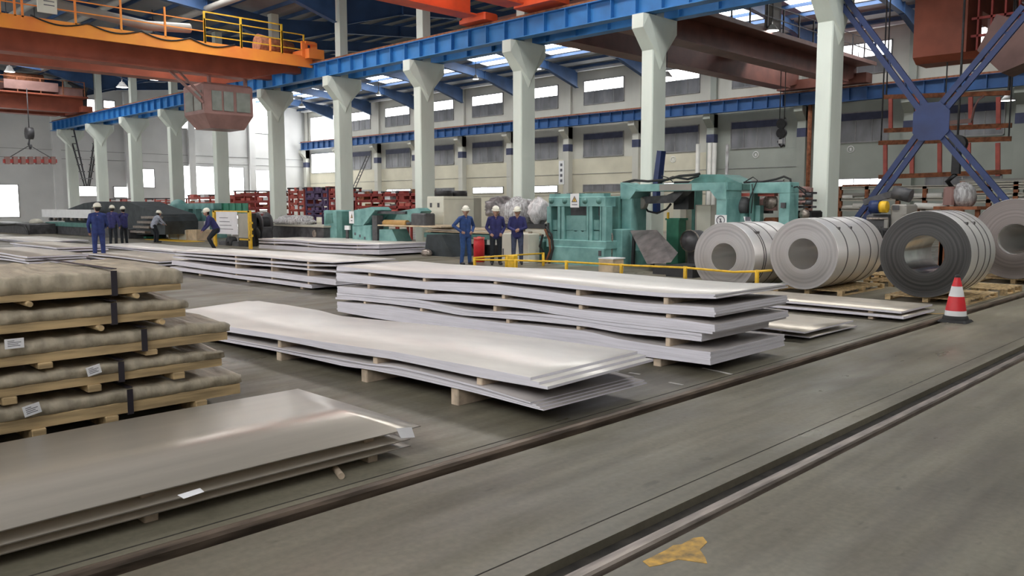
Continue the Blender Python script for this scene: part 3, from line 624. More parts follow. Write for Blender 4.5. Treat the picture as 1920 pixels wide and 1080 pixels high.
# stack behind left (C)
XC = 9.1
C = [[(330, 471, 473), (440, 478, 479.8), (507, 482.5, 484), (570, 488.5, 490), (612, 491, 492.5)],
     [(330, 475, 478), (440, 484, 487.5), (510, 490, 494), (580, 496, 499), (630, 497, 499.5)],
     [(330, 481, 484), (440, 492, 495), (510, 497, 500), (580, 504, 507), (630, 508, 511)],
     [(330, 489, 497), (440, 503, 513), (510, 509, 520), (580, 518, 529), (630, 524, 535)],
     [(330, 501, 507), (440, 516, 522), (510, 524, 531), (585, 534, 541)]]
nm = ['topmost', 'second', 'third', 'fourth', 'bottom']
for k, rows in enumerate(C):
    tp = prof(XC, [(a, b_) for a, b_, c_ in rows]); bt = prof(XC, [(a, c_) for a, b_, c_ in rows])
    y0 = min(p_[0] for p_ in tp); y1 = max(p_[0] for p_ in tp); y0 -= .25 if k == 0 else 0
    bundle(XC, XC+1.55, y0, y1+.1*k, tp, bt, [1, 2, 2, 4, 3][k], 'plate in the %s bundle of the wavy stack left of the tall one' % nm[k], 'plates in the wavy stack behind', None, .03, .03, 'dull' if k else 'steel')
    if k:
        for xx in (440, 507, 575):
            y = oX(xx, 500, XC).y; pv = C[k-1]; lo = interp(tp, y); hi = interp(prof(XC, [(a, c_) for a, b_, c_ in pv]), y)
            if hi-lo > .012 and y > y0: spacer(XC+.03, XC+1.5, y, lo+.001, hi-.001, 'wood spacer above the %s bundle of the wavy stack' % nm[k], 'spacers in the wavy stack')
for xx in (370, 460, 560):
    y = oX(xx, 500, XC).y; z = interp(prof(XC, [(a, c_) for a, b_, c_ in C[4]]), y); spacer(XC+.05, XC+1.5, y, 0, max(z-.002, .02), 'wood block on the floor beneath the wavy stack', 'floor blocks under the wavy stack', .1)
# stack D, behind
XD = 16.8
D = [[(494, 447.5, 451), (550, 449.5, 453), (595, 454, 457), (650, 456, 459), (712, 458, 460.5)], [(494, 453, 456), (550, 454, 458), (600, 460, 463), (660, 462, 465.5), (712, 461, 466.5)], [(494, 459, 466), (550, 462, 470), (600, 465, 473), (660, 468, 476), (712, 468.5, 477.5)]]
for k, rows in enumerate(D):
    tp = prof(XD, [(a, b_) for a, b_, c_ in rows]); bt = prof(XD, [(a, c_) for a, b_, c_ in rows])
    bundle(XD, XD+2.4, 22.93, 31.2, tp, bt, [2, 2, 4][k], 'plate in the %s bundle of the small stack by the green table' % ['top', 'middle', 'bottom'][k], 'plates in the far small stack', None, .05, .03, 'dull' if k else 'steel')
for y in (24, 27, 30): spacer(XD+.1, XD+2.2, y, 0, .05, 'wood block beneath the small stack by the green table', 'floor blocks under the far small stack', .12)
for (lo, hi) in ((D[1], D[0]), (D[2], D[1])):
    for y in (24.3, 27.5, 30):
        a = interp(prof(XD, [(p_, q_) for p_, q_, r in lo]), y); c_ = interp(prof(XD, [(p_, r) for p_, q_, r in hi]), y)
        if c_-a > .015: spacer(XD+.05, XD+2.3, y, a+.002, c_-.002, 'wood spacer inside the small stack by the green table', 'spacers in the far small stack')
# flat plates around
def flat(x0, x1, y0, y1, layers, label, group, m='tan'):
    for k, (z0, z1, dx, dy) in enumerate(layers):
        tag(plate(x0+dx, x1+dx, y0+dy, y1+dy, lambda y: z1+.008*math.sin(y*1.3+k), lambda y: z1+.006*math.sin(y*1.1+k), z1-z0, m, n=14), label % (['top', 'second', 'third', 'lowest'][min(k, 3)] if k < len(layers)-1 or len(layers) == 1 else 'lowest'), 'steel plate', group)
flat(12.66, 14.0, 4.42, 9.4, [(.135, .165, 0, 0), (.045, .085, .02, -.03)], '%s plate of the low stack in front of the coils', 'plates before the coils')
for y in (4.9, 6.4, 7.9): spacer(12.75, 13.9, y, 0, .033, 'thin wood block under the low stack before the coils', 'blocks before the coils', .08); spacer(12.75, 13.9, y, .095, .125, 'wood spacer between the plates before the coils', 'blocks before the coils', .08)
flat(9.95, 11.45, 4.63, 8.5, [(.12, .14, 0, 0), (.03, .045, .18, .02)], '%s plate of the low pile beside the tall stack', 'plates beside the tall stack')
for y in (5.1, 7.0): spacer(10.2, 11.3, y, 0, .022, 'wood block under the low pile beside the tall stack', 'blocks beside the tall stack', .07); spacer(10.2, 11.3, y, .055, .11, 'wood spacer in the low pile beside the tall stack', 'blocks beside the tall stack', .07)
flat(7.3, 9.0, 27.4, 34, [(.2, .25, 0, 0), (.12, .17, -.05, .05), (.03, .08, .0, -.1)], '%s plate of the stack at the far left edge', 'plates at the far left')
for y in (28.5, 31): spacer(7.4, 8.9, y, 0, .02, 'wood block under the plate stack at the far left edge', 'blocks at the far left', .08)
flat(11.3, 13.6, 41.3, 48.5, [(.1, .14, 0, 0), (.03, .06, .1, .1)], '%s thin plate lying far back left of the standing worker', 'plates far back left', 'steel')
flat(9.9, 11.6, 33.5, 39.5, [(.14, .2, 0, 0), (.04, .1, .1, -.1)], '%s pinkish plate behind the stack at far left', 'pinkish plates', 'tan')
flat(9.2, 10.9, 22.6, 28.6, [(.2, .235, 0, 0), (.11, .15, -.03, .05), (.02, .06, .0, -.05)], '%s plate of the pile left of the wavy stack', 'plates left of the wavy stack')
flat(12.3, 14.2, 28.9, 36.5, [(.1, .14, 0, 0), (.02, .06, .1, -.1)], '%s plate by the crouching worker', 'plates by the crouching worker', 'steel')
# ------------------------------------------------------------------ near stack
NX1 = 3.62
def nz(z0, droop): return lambda y: z0
def nplate(x0, x1, y0, y1, z, th, dz_end, label):
    b = MB(); n = 24; vs = []
    for i in range(n+1):
        x = x0+(x1-x0)*i/n; s = z-dz_end*max(0, (2.2-x)/2.2)**2+.0015*math.sin(x*3); vs += [(x, y0, s), (x, y1, s+.01), (x, y1, s+.01-th), (x, y0, s-th)]
    b.v = vs
    for i in range(n):
        for j in range(4): b.f.append([i*4+j, i*4+(j+1) % 4, i*4+4+(j+1) % 4, i*4+4+j]); b.m.append(0 if j in (0, 2) else 1); b.sm.append(j in (0, 2))
    b.f += [[0, 1, 2, 3], [4*n+3, 4*n+2, 4*n+1, 4*n]]; b.m += [1, 1]; b.sm += [False, False]
    return tag(b.build('steel_plate', ['near', 'near_edge']), label, 'steel plate', 'plates in the nearest stack')
yn = 4.45
nplate(-.5, 3.59, yn, 6.08, .205, .005, .04, 'wide brushed top plate of the nearest stack, lower left')
nplate(-.5, 3.5, yn+.01, 6.05, .128, .006, .03, 'middle plate of the nearest stack, between two gaps')
nplate(-.5, 3.52, yn+.03, 6.05, .073, .006, .02, 'lowest plate of the nearest stack, just above the floor')
for x in (3.25, 1.75, .2):
    for z0, z1, lb in ((0, .066, 'wood block on the floor under the nearest stack'), (.0745, .121, 'wood spacer between the two lower plates, nearest stack'), (.129, .196, 'wood spacer under the wide top plate, nearest stack')):
        if x < 2 and z0 > .1: z1 -= .012
        tag(MB().cbox(x-.04, x+.04, yn+.14 if z0 else yn+.1, 5.9, z0, z1, .006).build('spacer_block', 'wood_pale'), lb, 'wood block', 'spacers in the nearest stack')
p = oY(641, 884, yn-.02)
tag(MB().cyl((p.x-.03, yn-.06, .022), (p.x+.03, yn+.1, .022), .022, n=10).build('wood_peg', 'wood_pale'), 'small round wood end on the floor before the nearest stack', 'wood block')
def paper(pts, label, lines=True):
    t = thing('paper_label', pts[0], label, 'label')
    vs = [Vector(p_) for p_ in pts]; nrm = (vs[1]-vs[0]).cross(vs[3]-vs[0]).normalized()*.002
    if nrm.dot(Vector((0, 0, CH))-vs[0]) < 0: nrm = -nrm
    b = MB(); b.add(vs+[v-nrm for v in vs], [(0, 1, 2, 3), (7, 6, 5, 4), (0, 4, 5, 1), (1, 5, 6, 2), (2, 6, 7, 3), (3, 7, 4, 0)]); b.build('sheet', 'label', t)
    if lines:
        for k, (u0, u1) in enumerate(((.15, .5), (.15, .85), (.15, .7), (.15, .8))):
            v0 = .2+.17*k; q = lambda u, v: vs[0].lerp(vs[1], u).lerp(vs[3].lerp(vs[2], u), v)+nrm*.6
            c_ = MB(); r4 = [q(u0, v0), q(u1, v0), q(u1, v0+.06), q(u0, v0+.06)]; c_.add(r4+[w-nrm*.5 for w in r4], [(0, 1, 2, 3), (7, 6, 5, 4), (0, 4, 5, 1), (1, 5, 6, 2), (2, 6, 7, 3), (3, 7, 4, 0)]); c_.build('printed_line', 'ink', t)
    return t
paper([oY(743, 803, yn-.01), oY(772, 801, yn-.012), oY(778, 820, yn-.03), oY(752, 822, yn-.03)], 'small white label at the right corner of nearest stack', False)
paper([oY(333, 928, yn-.05), oY(375, 915, yn-.02), oY(383, 922, yn-.06), oY(345, 935, yn-.09)], 'white label on the spacer of the nearest stack', False)
# ------------------------------------------------------------------ paper wrapped packages
PY0, PY1 = 6.75, 8.5
PK = [(.10, .19, .285, 3.42, 'bottom'), (.37, .435, .515, 3.26, 'fourth'), (.59, .66, .755, 3.32, 'third'), (.83, .895, .985, 2.96, 'second'), (1.055, 1.105, 1.235, 2.93, 'top')]
def wrap(x0, x1, y0, y1, z0, z1, seed):
    n, rg = 120, random.Random(seed); ph = [rg.uniform(0, 6) for _ in range(6)]; b = MB(); vs = []
    for i in range(n+1):
        u = i/n; x = x0+(x1-x0)*u; e_ = min(1, (1-u)*14); w = lambda k: .007*math.sin(x*7+ph[k])+.006*math.sin(x*23+ph[k+1]+k)+.004*math.sin(x*47+ph[k]*2+k*1.7); cr = .05*(1-e_)
        prof_ = [(y0-.012+w(0)*.5, z0), (y0-.018+w(1), z0+(z1-z0)*.45+w(2)), (y0-.016+w(3), z1-.016-cr*.3), (y0+.008, z1-.002+w(4)*.5-cr*.3), (y0+.1, z1+w(3)*.8-cr*.3), (y0+.5, z1+.012+w(2)*1.3), ((y0+y1)/2, z1+.01+w(0)*1.5), (y1-.2, z1+w(1)), (y1, z1-.03), (y1+.02, z0)]
        if i == n: prof_ = [(a+.03*(1 if a < (y0+y1)/2 else -1), z0+(c-z0)*.8) for a, c in prof_]; x += .02
        vs += [(x+rg.uniform(-.006, .006)*(1-e_), a, c) for a, c in prof_]
    m_ = 10; b.add(vs, [(i*m_+j, i*m_+(j+1) % m_, (i+1)*m_+(j+1) % m_, (i+1)*m_+j) for i in range(n) for j in range(m_)], 0, True)
    b.add(vs, [tuple(range(m_)), tuple(range(n*m_+m_-1, n*m_-1, -1))]); return b
for k, (zb, zm, zt, xe, nm_) in enumerate(PK):
    t = thing('wrapped_package', (.4, PY0, zb), 'brown paper wrapped package on planks, %s of the stack at left' % nm_, 'package', 'paper wrapped packages at left')
    x0 = -.2
    MB().cbox(x0, xe-.01, PY0-.01, PY0+.09, zb, zm, .006).build('plank', 'wood', t)
    MB().cbox(x0, xe-.03, PY1-.1, PY1, zb, zm, .006).build('plank', 'wood', t)
    for yy in (PY0+.5, PY0+1.1): MB().box(x0, xe-.02, yy, yy+.1, zb, zm).build('plank', 'wood', t)
    wrap(x0, xe, PY0, PY1, zm+.001, zt, k).build('paper_wrap', 'kraft', t)
    sx = oY({0: 232, 1: 218, 2: 264, 3: 210, 4: 213}[k], 600, PY0).x
    b = MB(); b.bar((sx, PY0-.055, zb-.004), (sx, PY0-.055, zt+.01), .045, .006, up=(0, 1, 0)).box(sx-.022, sx+.022, PY0-.055, PY1+.04, zt+.022, zt+.028).box(sx-.022, sx+.022, PY0-.055, PY0-.01, zb-.006, zb-.002); b.build('strap', 'strap', t)
    zlow = PK[k-1][2]+.03 if k else 0
    for bx in {0: (60, 200, 370), 1: (8, 170, 330), 2: (-60, 80, 280), 3: (-40, 185, 300), 4: (-60, 55, 255)}[k]:
        X_ = oY(bx, 620, PY0).x
        hz = zb-zlow
        if k in (0, 1, 2): MB().cbox(X_-.05, X_+.05, PY0-.03, PY1-.05, zlow, zb-.001, .008).build('bearer', 'wood', t)
        else: MB().cyl((X_, PY0-.06, zlow+hz/2), (X_, PY1-.1, zlow+hz/2), hz/2, n=12).build('bearer', 'wood', t)
def lab(cx, cy, w, h, rot, label):
    c = oY(cx, cy, PY0-.065); r = math.radians(rot); ux = Vector((math.cos(r), 0, math.sin(r)))*w; uz = Vector((-math.sin(r), 0, math.cos(r)))*h
    paper([c-ux+uz, c+ux+uz, c+ux-uz, c-ux-uz], label)
lab(27, 644, .062, .036, 0, 'white printed label on the middle wrapped package')
lab(176, 694, .052, .036, 12, 'white printed label on the fourth wrapped package, near its strap')
lab(60, 768, .058, .04, 12, 'white printed label on the bottom wrapped package')

# ------------------------------------------------------------------ coils
def ring_mat(name, c0, c1, rough, metal):
    m = bpy.data.materials.new(name); m.use_nodes = True; nt = m.node_tree; n = nt.nodes; l = nt.links; b = n['Principled BSDF']
    tc = n.new('ShaderNodeTexCoord'); sp = n.new('ShaderNodeSeparateXYZ'); cb = n.new('ShaderNodeCombineXYZ'); ln = n.new('ShaderNodeVectorMath'); ln.operation = 'LENGTH'
    l.new(tc.outputs['Object'], sp.inputs[0]); l.new(sp.outputs[1], cb.inputs[1]); l.new(sp.outputs[2], cb.inputs[2]); l.new(cb.outputs[0], ln.inputs[0])
    ns = n.new('ShaderNodeTexNoise'); ns.noise_dimensions = '1D'; ns.inputs['Scale'].default_value = 26; ns.inputs['Detail'].default_value = 6; l.new(ln.outputs['Value'], ns.inputs['W'])
    rp = n.new('ShaderNodeValToRGB'); e = rp.color_ramp.elements; e[0].position, e[0].color, e[1].position, e[1].color = .3, (*c0, 1), .7, (*c1, 1)
    l.new(ns.outputs['Fac'], rp.inputs[0]); l.new(rp.outputs[0], b.inputs['Base Color']); b.inputs['Roughness'].default_value = rough; b.inputs['Metallic'].default_value = metal
    bp = n.new('ShaderNodeBump'); bp.inputs['Strength'].default_value = .3; bp.inputs['Distance'].default_value = .003; l.new(ns.outputs['Fac'], bp.inputs['Height']); l.new(bp.outputs[0], b.inputs['Normal'])
    return m
M['face_light'] = ring_mat('coil_end_light', (.4, .385, .38), (.5, .48, .475), .5, .3)
M['face_dark'] = ring_mat('coil_end_dark', (.045, .045, .045), (.085, .082, .08), .5, .4)
M['face_mid'] = ring_mat('coil_end_mid', (.17, .15, .14), (.23, .2, .19), .5, .4)
def coil(xf, yc, zc, R, r, L, face, bands, label, bore='coil'):
    t = thing('steel_coil', (xf, yc, zc), label, 'coil', 'steel coils on pallets'); c = (xf, yc, zc)
    n = 72
    MB().lathe(c, [(R-.006, 0), (R, .012), (R, L-.012), (R-.006, L)], n, ax=0).build('outer_wrap', 'coil', t)
    k = R-r
    MB().lathe(c, [(R-.006, 0), (r+k*.62, .004), (r+k*.6, -.003), (r+k*.3, .002), (r+k*.28, -.002), (r, 0)], n, ax=0).build('end_face', face, t)
    MB().lathe(c, [(R-.006, L), (r, L)], n, ax=0).build('end_face', face, t)
    MB().lathe(c, [(r, 0), (r, L)], n, ax=0).build('bore', bore, t)
    for u in bands: MB().lathe(c, [(R, u), (R+.006, u+.002), (R+.006, u+.034), (R, u+.036)], n, ax=0).build('strap', 'band', t)
    for u in bands[:2]: MB().cbox(c[0]+u-.02, c[0]+u+.055, yc-R*.72-.02, yc-R*.72+.04, zc+R*.72-.03, zc+R*.72+.02, .004).build('strap_seal', 'band', t)
    return t
_q = oX(1357, 482, 15.2)
coil(15.2, _q.y, _q.z, .71, .29, 2.0, 'face_light', (.35, .43, .85, 1.3), 'light grey coil behind the yellow barrier, leftmost of the row')
coil(15.26, 7.19, .79, .69, .3, 2.25, 'face_light', (.4, .95, 1.5, 1.9), 'light grey coil with four dark straps, second from the left')
coil(15.43, 5.05, .86, .765, .335, 1.4, 'face_dark', (.35, .75, 1.05), 'coil with a nearly black end face, behind the traffic cone', 'chrome')
coil(20.38, 4.84, .98, .87, .33, 2.2, 'face_mid', (.5, 1.2), 'big brownish coil cut by the right edge of the view')
def pallet(x0, x1, y0, y1, z0, label, h=.1):
    t = thing('wooden_pallet', ((x0+x1)/2, (y0+y1)/2, z0), label, 'pallet', 'wooden pallets by the coils')
    n = max(3, int((x1-x0)/.22)); p = None
    for i in range(n):
        x = x0+(x1-x0-.14)*i/(n-1); MB().box(x, x+.14, y0, y1, z0+h-.022, z0+h).build('deck_board', 'wood', t)
    for y in (y0, (y0+y1)/2-.05, y1-.1):
        MB().box(x0, x1, y, y+.1, z0, z0+.018).build('bottom_board', 'wood', t)
        for x in (x0, (x0+x1)/2-.06, x1-.12): MB().box(x, x+.12, y, y+.1, z0+.018, z0+h-.022).build('block', 'wood', t)
pallet(15.5, 17.6, 6.5, 7.9, 0, 'wooden pallet under the coil with four dark straps')
pallet(15.4, 17.2, _q.y-.62, _q.y+.62, 0, 'wooden pallet under the coil behind the barrier', _q.z-.71)
pallet(15.6, 17.4, 4.35, 5.75, 0, 'wooden pallet under the coil with the black end face', .095)
pallet(20.5, 22.4, 4.1, 5.6, 0, 'wooden pallet under the big brownish coil', .11)
pallet(18.0, 19.2, 5.95, 7.1, 0, 'empty lower pallet between the two middle coils', .12)
pallet(18.05, 19.25, 5.9, 7.1, .12, 'empty upper pallet between the two middle coils', .12)
pallet(17.7, 18.9, 4.3, 5.4, 0, 'empty pallet right behind the black faced coil', .12)
# ------------------------------------------------------------------ traffic cone
p = fl(1791, 603); t = thing('traffic_cone', p, 'red and white traffic cone with black base by the rail', 'cone')
MB().cbox(p.x-.2, p.x+.2, p.y-.2, p.y+.2, 0, .035, .03).lathe(p, [(.18, .03), (.165, .09), (.15, .095)], 24).build('base', 'rubber', t)
zz = [(.148, .09, 'white'), (.142, .17, 'red'), (.105, .38, 'white'), (.072, .53, 'red'), (.038, .66, None)]
for (r0, a, m_), (r1, c_, _) in zip(zz, zz[1:]): MB().lathe(p, [(r0, a), (r1, c_)], 24).build('cone_band', m_, t)
MB().lathe(p, [(.038, .66), (.036, .69), (.02, .7), (.001, .7)], 24).build('tip', 'rubber', t)
# ------------------------------------------------------------------ yellow barrier
BX = 14.7
t = thing('barrier_rail', (BX, 12, 0), 'low yellow pipe barrier in front of the green machines', 'barrier')
pts = [oX(x, y, BX) for x, y in [(890, 487), (960, 488), (1062, 491), (1165, 497), (1285, 502), (1375, 510), (1420, 509), (1447, 507)]]
MB().tube([Vector((BX, q.y, q.z)) for q in pts], .022, 8).build('rail', 'yellow', t)
for x_ in (890, 967, 1062, 1165, 1285, 1420):
    q = oX(x_, 495, BX); z = interp([(a.y, a.z) for a in pts], q.y); MB().cyl((BX, q.y, 0), (BX, q.y, z+.03), .04, n=12).build('post', 'yellow', t); MB().box(BX-.08, BX+.08, q.y-.08, q.y+.08, 0, .01).build('foot_plate', 'yellow', t)
c0, c1 = oX(890, 485, BX), oY(1021, 476, oX(890, 485, BX).y)
t2 = thing('barrier_rail', (15.5, c0.y, 0), 'short yellow barrier arm reaching back beside the workers', 'barrier')
MB().tube([(BX, c0.y+.05, c0.z+.02), (c1.x, c0.y+.05, c0.z+.02)], .022).build('rail', 'yellow', t2)
for u in (.45, 1): x_ = BX+(c1.x-BX)*u; MB().cyl((x_, c0.y+.05, 0), (x_, c0.y+.05, c0.z+.04), .04, n=12).build('post', 'yellow', t2)
# ------------------------------------------------------------------ helpers for machines standing in the line (front planes X = const)
def Yp(px, X, py=430): return oX(px, py, X).y
def Zp(py, X, px): return oX(px, py, X).z
def pb(mb, X, xl, xr, yt, yb, d, mi=0, c=0):
    y1, y0 = Yp(xl, X), Yp(xr, X); xm = (xl+xr)/2; z1 = Zp(yt, X, xm); z0 = Zp(yb, X, xm) if yb is not None else 0
    return mb.cbox(X, X+d, y0, y1, z0, z1, c, mi) if c else mb.box(X, X+d, y0, y1, z0, z1, mi)
def pc(name, m, t, X, xl, xr, yt, yb, d, c=0): return pb(MB(), X, xl, xr, yt, yb, d, 0, c).build(name, m, t)
def cable(t, pts, r=.02, name='cable'): return MB().tube(pts, r, 6).build(name, 'rubber', t)
def sign(X, xl, xr, yt, yb, label, shape):
    t = thing('safety_sign', oX((xl+xr)/2, (yt+yb)/2, X), label, 'sign')
    pc('sign_plate', 'white', t, X, xl, xr, yt, yb, .01)
    if shape == 'tri':
        a, b_, c_ = [oX(x, y, X-.004) for x, y in ((xl*.5+xr*.5, yt+4), (xl+2.5, yb-10), (xr-2.5, yb-10))]
        k = (a+b_+c_)/3; s_ = .62; vs = [a, b_, c_, k+(a-k)*s_, k+(b_-k)*s_, k+(c_-k)*s_]
        b = MB(); b.add(vs+[v+Vector((.003, 0, 0)) for v in vs], [(0, 1, 4, 3), (1, 2, 5, 4), (2, 0, 3, 5)]); b.build('triangle', 'ink', t)
        b = MB(); b.add([v+Vector((.001, 0, 0)) for v in vs[3:]], [(0, 1, 2)]); b.build('triangle_fill', 'yellow', t)
        q = k; MB().box(X-.006, X-.003, q.y-.012, q.y+.012, q.z-.03, q.z+.05).build('bolt_mark', 'ink', t)
        pc('text_line', 'ink', t, X-.004, xl+3, xr-3, yb-6, yb-4.5, .002)
    else:
        q = oX((xl+xr)/2, (yt+yb)/2, X-.005); r = (Yp(xl, X)-Yp(xr, X))*.36
        MB().lathe((X-.006, q.y, q.z), [(r, 0), (r, .004), (r*.82, .004), (r*.82, 0)], 28, ax=0).build('prohibition_ring', 'ink', t)
        MB().bar((X-.004, q.y+r*.6, q.z+r*.6), (X-.004, q.y-r*.6, q.z-r*.6), .02, .004).build('slash', 'ink', t)
        MB().lathe((X-.004, q.y, q.z+r*.25), [(.001, 0), (r*.16, 0)], 10, ax=0).prism([(q.y-r*.3, q.z-r*.5), (q.y+r*.3, q.z-r*.5), (q.y+r*.12, q.z+r*.1), (q.y-r*.12, q.z+r*.1)], 0, X-.005, X-.003).build('hand_mark', 'ink', t)
    return t
# leveller press with four guide columns
X = 18.4
t = thing('leveller_press', (X, 15.5, 0), 'green four-post leveller press with warning sign beside the workers', 'machine')
pb(pb(MB(), X+.0, 1028, 1134, 369, 387, .5, c=.02), X+.05, 1030, 1132, 363, 370, .3).build('top_beam', 'tealA', t)
for xl, xr in ((1025, 1033), (1045, 1050), (1052, 1058), (1099, 1103), (1104, 1110), (1124, 1127), (1128, 1136)): pc('guide_post', 'tealA', t, X+.02, xl, xr, 387, 462, .3, .01)
pc('upper_die', 'tealA', t, X+.1, 1058, 1099, 404, 432, .6, .01)
b = MB(); y1, y0 = Yp(1058, X), Yp(1099, X); z0, z1 = Zp(450, X, 1078), Zp(433, X, 1078); n = 16
poly = [(y0, z0)]+[(y0+(y1-y0)*i/n, z1+.03*math.sin(i/n*4*math.pi*1.5)*(1 if 3 < i < 13 else 0)) for i in range(n+1)]+[(y1, z0)]
b.prism(poly, 0, X+.1, X+.8); b.build('lower_die', 'tealA', t)
for xl, xr in ((1033, 1045), (1111, 1124)):
    pc('slide_block', 'tealA', t, X+.1, xl+.5, xr-.5, 412, 431, .4, .02); pc('slide_block', 'tealA', t, X+.1, xl+.5, xr-.5, 433, 450, .4, .02)
    MB().cyl((X+.3, Yp((xl+xr)/2, X), 1.2), (X+.3, Yp((xl+xr)/2, X), 1.7), .05, n=10).build('screw_spindle', 'rail', t)
pc('back_plate', 'dkgrey', t, X+.85, 1040, 1128, 385, 460, .06)
pb(pb(MB(), X-.02, 1024, 1136, 450, 465, .8, c=.02), X-.08, 1030, 1132, 463, None, .95, c=.02).build('bed', 'tealA', t)
pc('side_housing', 'tealB', t, X+.9, 1062, 1160, 368, None, 1.3, .03)
for x in (1033, 1058, 1096, 1122):
    q = oX(x, 377, X-.03); MB().lathe(q, [(.001, -.02), (.05, -.02), (.05, 0), (.085, 0), (.085, .03)], 16, ax=0).build('cap_bolt', 'tealB', t)
for x in (1040, 1062, 1085, 1100, 1118): pc('top_fitting', 'dkgrey', t, X+.1, x, x+6, 362, 366, .12)
pc('control_pendant', 'dkgrey', t, X-.1, 1122, 1127, 470, 480, .05)
sign(X-.06, 1069, 1085, 363, 389, 'white warning sign with triangle on the leveller press', 'tri')
t = thing('cardboard_box', oX(1142, 495, 17.0), 'small cardboard box with white top before the press', 'box')
pb(MB(), 16.9, 1123, 1150, 486, None, .45).build('carton', 'board', t); pb(MB(), 16.88, 1122, 1151, 484, 486, .5).build('lid', 'white', t)
# portal frame (uncoiler gantry)
X = 19.4
t = thing('portal_frame', (X, 12.5, 0), 'large worn green portal frame standing behind the leftmost coil', 'machine frame')
pc('post', 'tealA', t, X, 1165, 1183, 372, None, .75, .01); pc('post', 'tealA', t, X, 1342, 1361, 372, None, .75, .01)
b = pb(MB(), X, 1164, 1362, 344, 358, .75)
b.build('cross_beam', 'tealA', t)
for sx, ex, sg in ((1164, 1200, 1), (1362, 1325, -1)):
    q = [oX(a, c_, X) for a, c_ in ((sx, 342), (sx, 373), (sx+18*sg, 373), (ex-6*sg, 356), (ex, 356))]
    MB().prism([(v.y, v.z) for v in q], 0, X-.02, X+.77).build('haunch', 'tealA', t)
pc('beam_scuff', 'duct', t, X-.012, 1235, 1295, 345, 357, .01)
pb(MB(), X-.06, 1176, 1192, 470, None, .9).build('post_foot', 'tealB', t)
q = [oX(a, c_, X+.8) for a, c_ in ((1290, 344), (1312, 327), (1352, 327), (1392, 345), (1392, 356), (1290, 356))]
MB().prism([(v.y, v.z) for v in q], 0, X+.8, X+1.8).build('hood', 'tealB', t)
cable(t, [oX(x, y, X+.4) for x, y in [(1168, 343), (1190, 338), (1215, 340), (1250, 337), (1275, 330), (1300, 328), (1312, 326)]], .04); cable(t, [oX(x, y, X+.5) for x, y in [(1235, 343), (1262, 332), (1290, 336), (1310, 330)]], .035)
cable(t, [oX(x, y, X+.3) for x, y in [(1240, 330), (1252, 333), (1262, 341)]], .015)
pc('post', 'tealB', t, X+1.9, 1290, 1302, 358, None, .4)
X2 = 20.0
t2 = thing('portal_frame', (X2, 10, 0), 'smaller green frame with hoses, right of the large portal', 'machine frame')
pc('cross_beam', 'tealA', t2, X2, 1404, 1479, 342, 362, .5, .01); pc('post', 'tealA', t2, X2, 1459, 1479, 362, None, .5, .01); pc('post', 'tealB', t2, X2+.1, 1404, 1412, 362, None, .3)
pc('crossbar', 'redrack', t2, X2+.3, 1370, 1450, 362, 368, .2)
cable(t2, [oX(x, y, X2+.1) for x, y in [(1395, 342), (1430, 341), (1455, 336), (1470, 331), (1482, 336), (1484, 350)]], .03); cable(t2, [oX(x, y, X2-.05) for x, y in [(1398, 340), (1412, 332), (1420, 338), (1414, 352), (1406, 372), (1400, 400)]], .015)
cable(t2, [oX(x, y, X2-.05) for x, y in [(1410, 345), (1412, 365), (1408, 400)]], .015); cable(t2, [oX(x, y, X2+.2) for x, y in [(1484, 352), (1495, 350), (1505, 358), (1512, 366)]], .02)
pc('junction_box', 'dkgrey', t2, X2-.08, 1462, 1470, 380, 390, .08)
# things under and behind the portal
t = thing('snubber_arm', oX(1240, 370, 19.9), 'dark angled arm with octagonal grey end under the portal', 'machine arm')
MB().prism([(oX(a, c_, 19.9).y, oX(a, c_, 19.9).z) for a, c_ in ((1203, 369), (1203, 382), (1262, 380), (1284, 358), (1268, 358), (1250, 366))], 0, 19.9, 20.3).build('arm', 'dkgrey', t)
q = oX(1199, 381, 19.85); MB().lathe(q, [(.001, 0), (.17, 0), (.19, .03), (.19, .2)], 8, ax=0).build('end_cap', 'duct', t)
MB().cyl(oX(1215, 372, 20.3), oX(1215, 358, 20.3), .08).build('cylinder', 'dkgrey', t); MB().box(20.3, 20.6, Yp(1290, 20.3), Yp(1262, 20.3), 1.6, 2.4).build('bracket', 'black', t)
cable(t, [oX(1205, 384, 20.2), oX(1215, 396, 20.2), oX(1232, 400, 20.2), oX(1250, 392, 20.2), oX(1258, 382, 20.2)], .03, 'hose')
t = thing('chute_plate', oX(1220, 480, 18.6), 'bent bare grey steel chute plate leaning under the portal', 'plate')
q = [oX(1182, 434, 19.2), oX(1230, 433, 19.2), oX(1270, 476, 18.3), oX(1258, 492, 17.9), oX(1213, 495, 17.9)]
th = Vector((.03, 0, .03)); b = MB(); b.add(q+[v+th for v in q], [(0, 1, 2, 3, 4), (9, 8, 7, 6, 5)]+[(i, (i+1) % 5, 5+(i+1) % 5, 5+i) for i in range(5)]); b.build('sheet', 'chute', t)
MB().bar((19.2, q[1].y+.1, 0), (19.25, q[1].y+.1, .95), .08, .08).build('strut', 'black', t); MB().bar((19.2, q[0].y-.1, 0), (19.25, q[0].y-.1, .95), .08, .08).build('strut', 'black', t)
t = thing('control_box', (19.9, 13.4, 0), 'bright green upright box under the portal frame', 'box'); pc('housing', 'green', t, 20.4, 1249, 1272, 411, None, .4, .02); pc('lid', 'green', t, 20.38, 1247, 1274, 409, 413, .44); pc('handle', 'yellow', t, 20.3, 1250, 1253, 398, 410, .04)
t = thing('electric_cabinet', (23, 15, 0), 'beige electrical cabinet seen through the portal, left one', 'cabinet'); pc('housing', 'cream', t, 21.0, 1262, 1286, 383, None, .5); pc('side_door', 'beige', t, 20.98, 1275, 1286, 385, 460, .02)
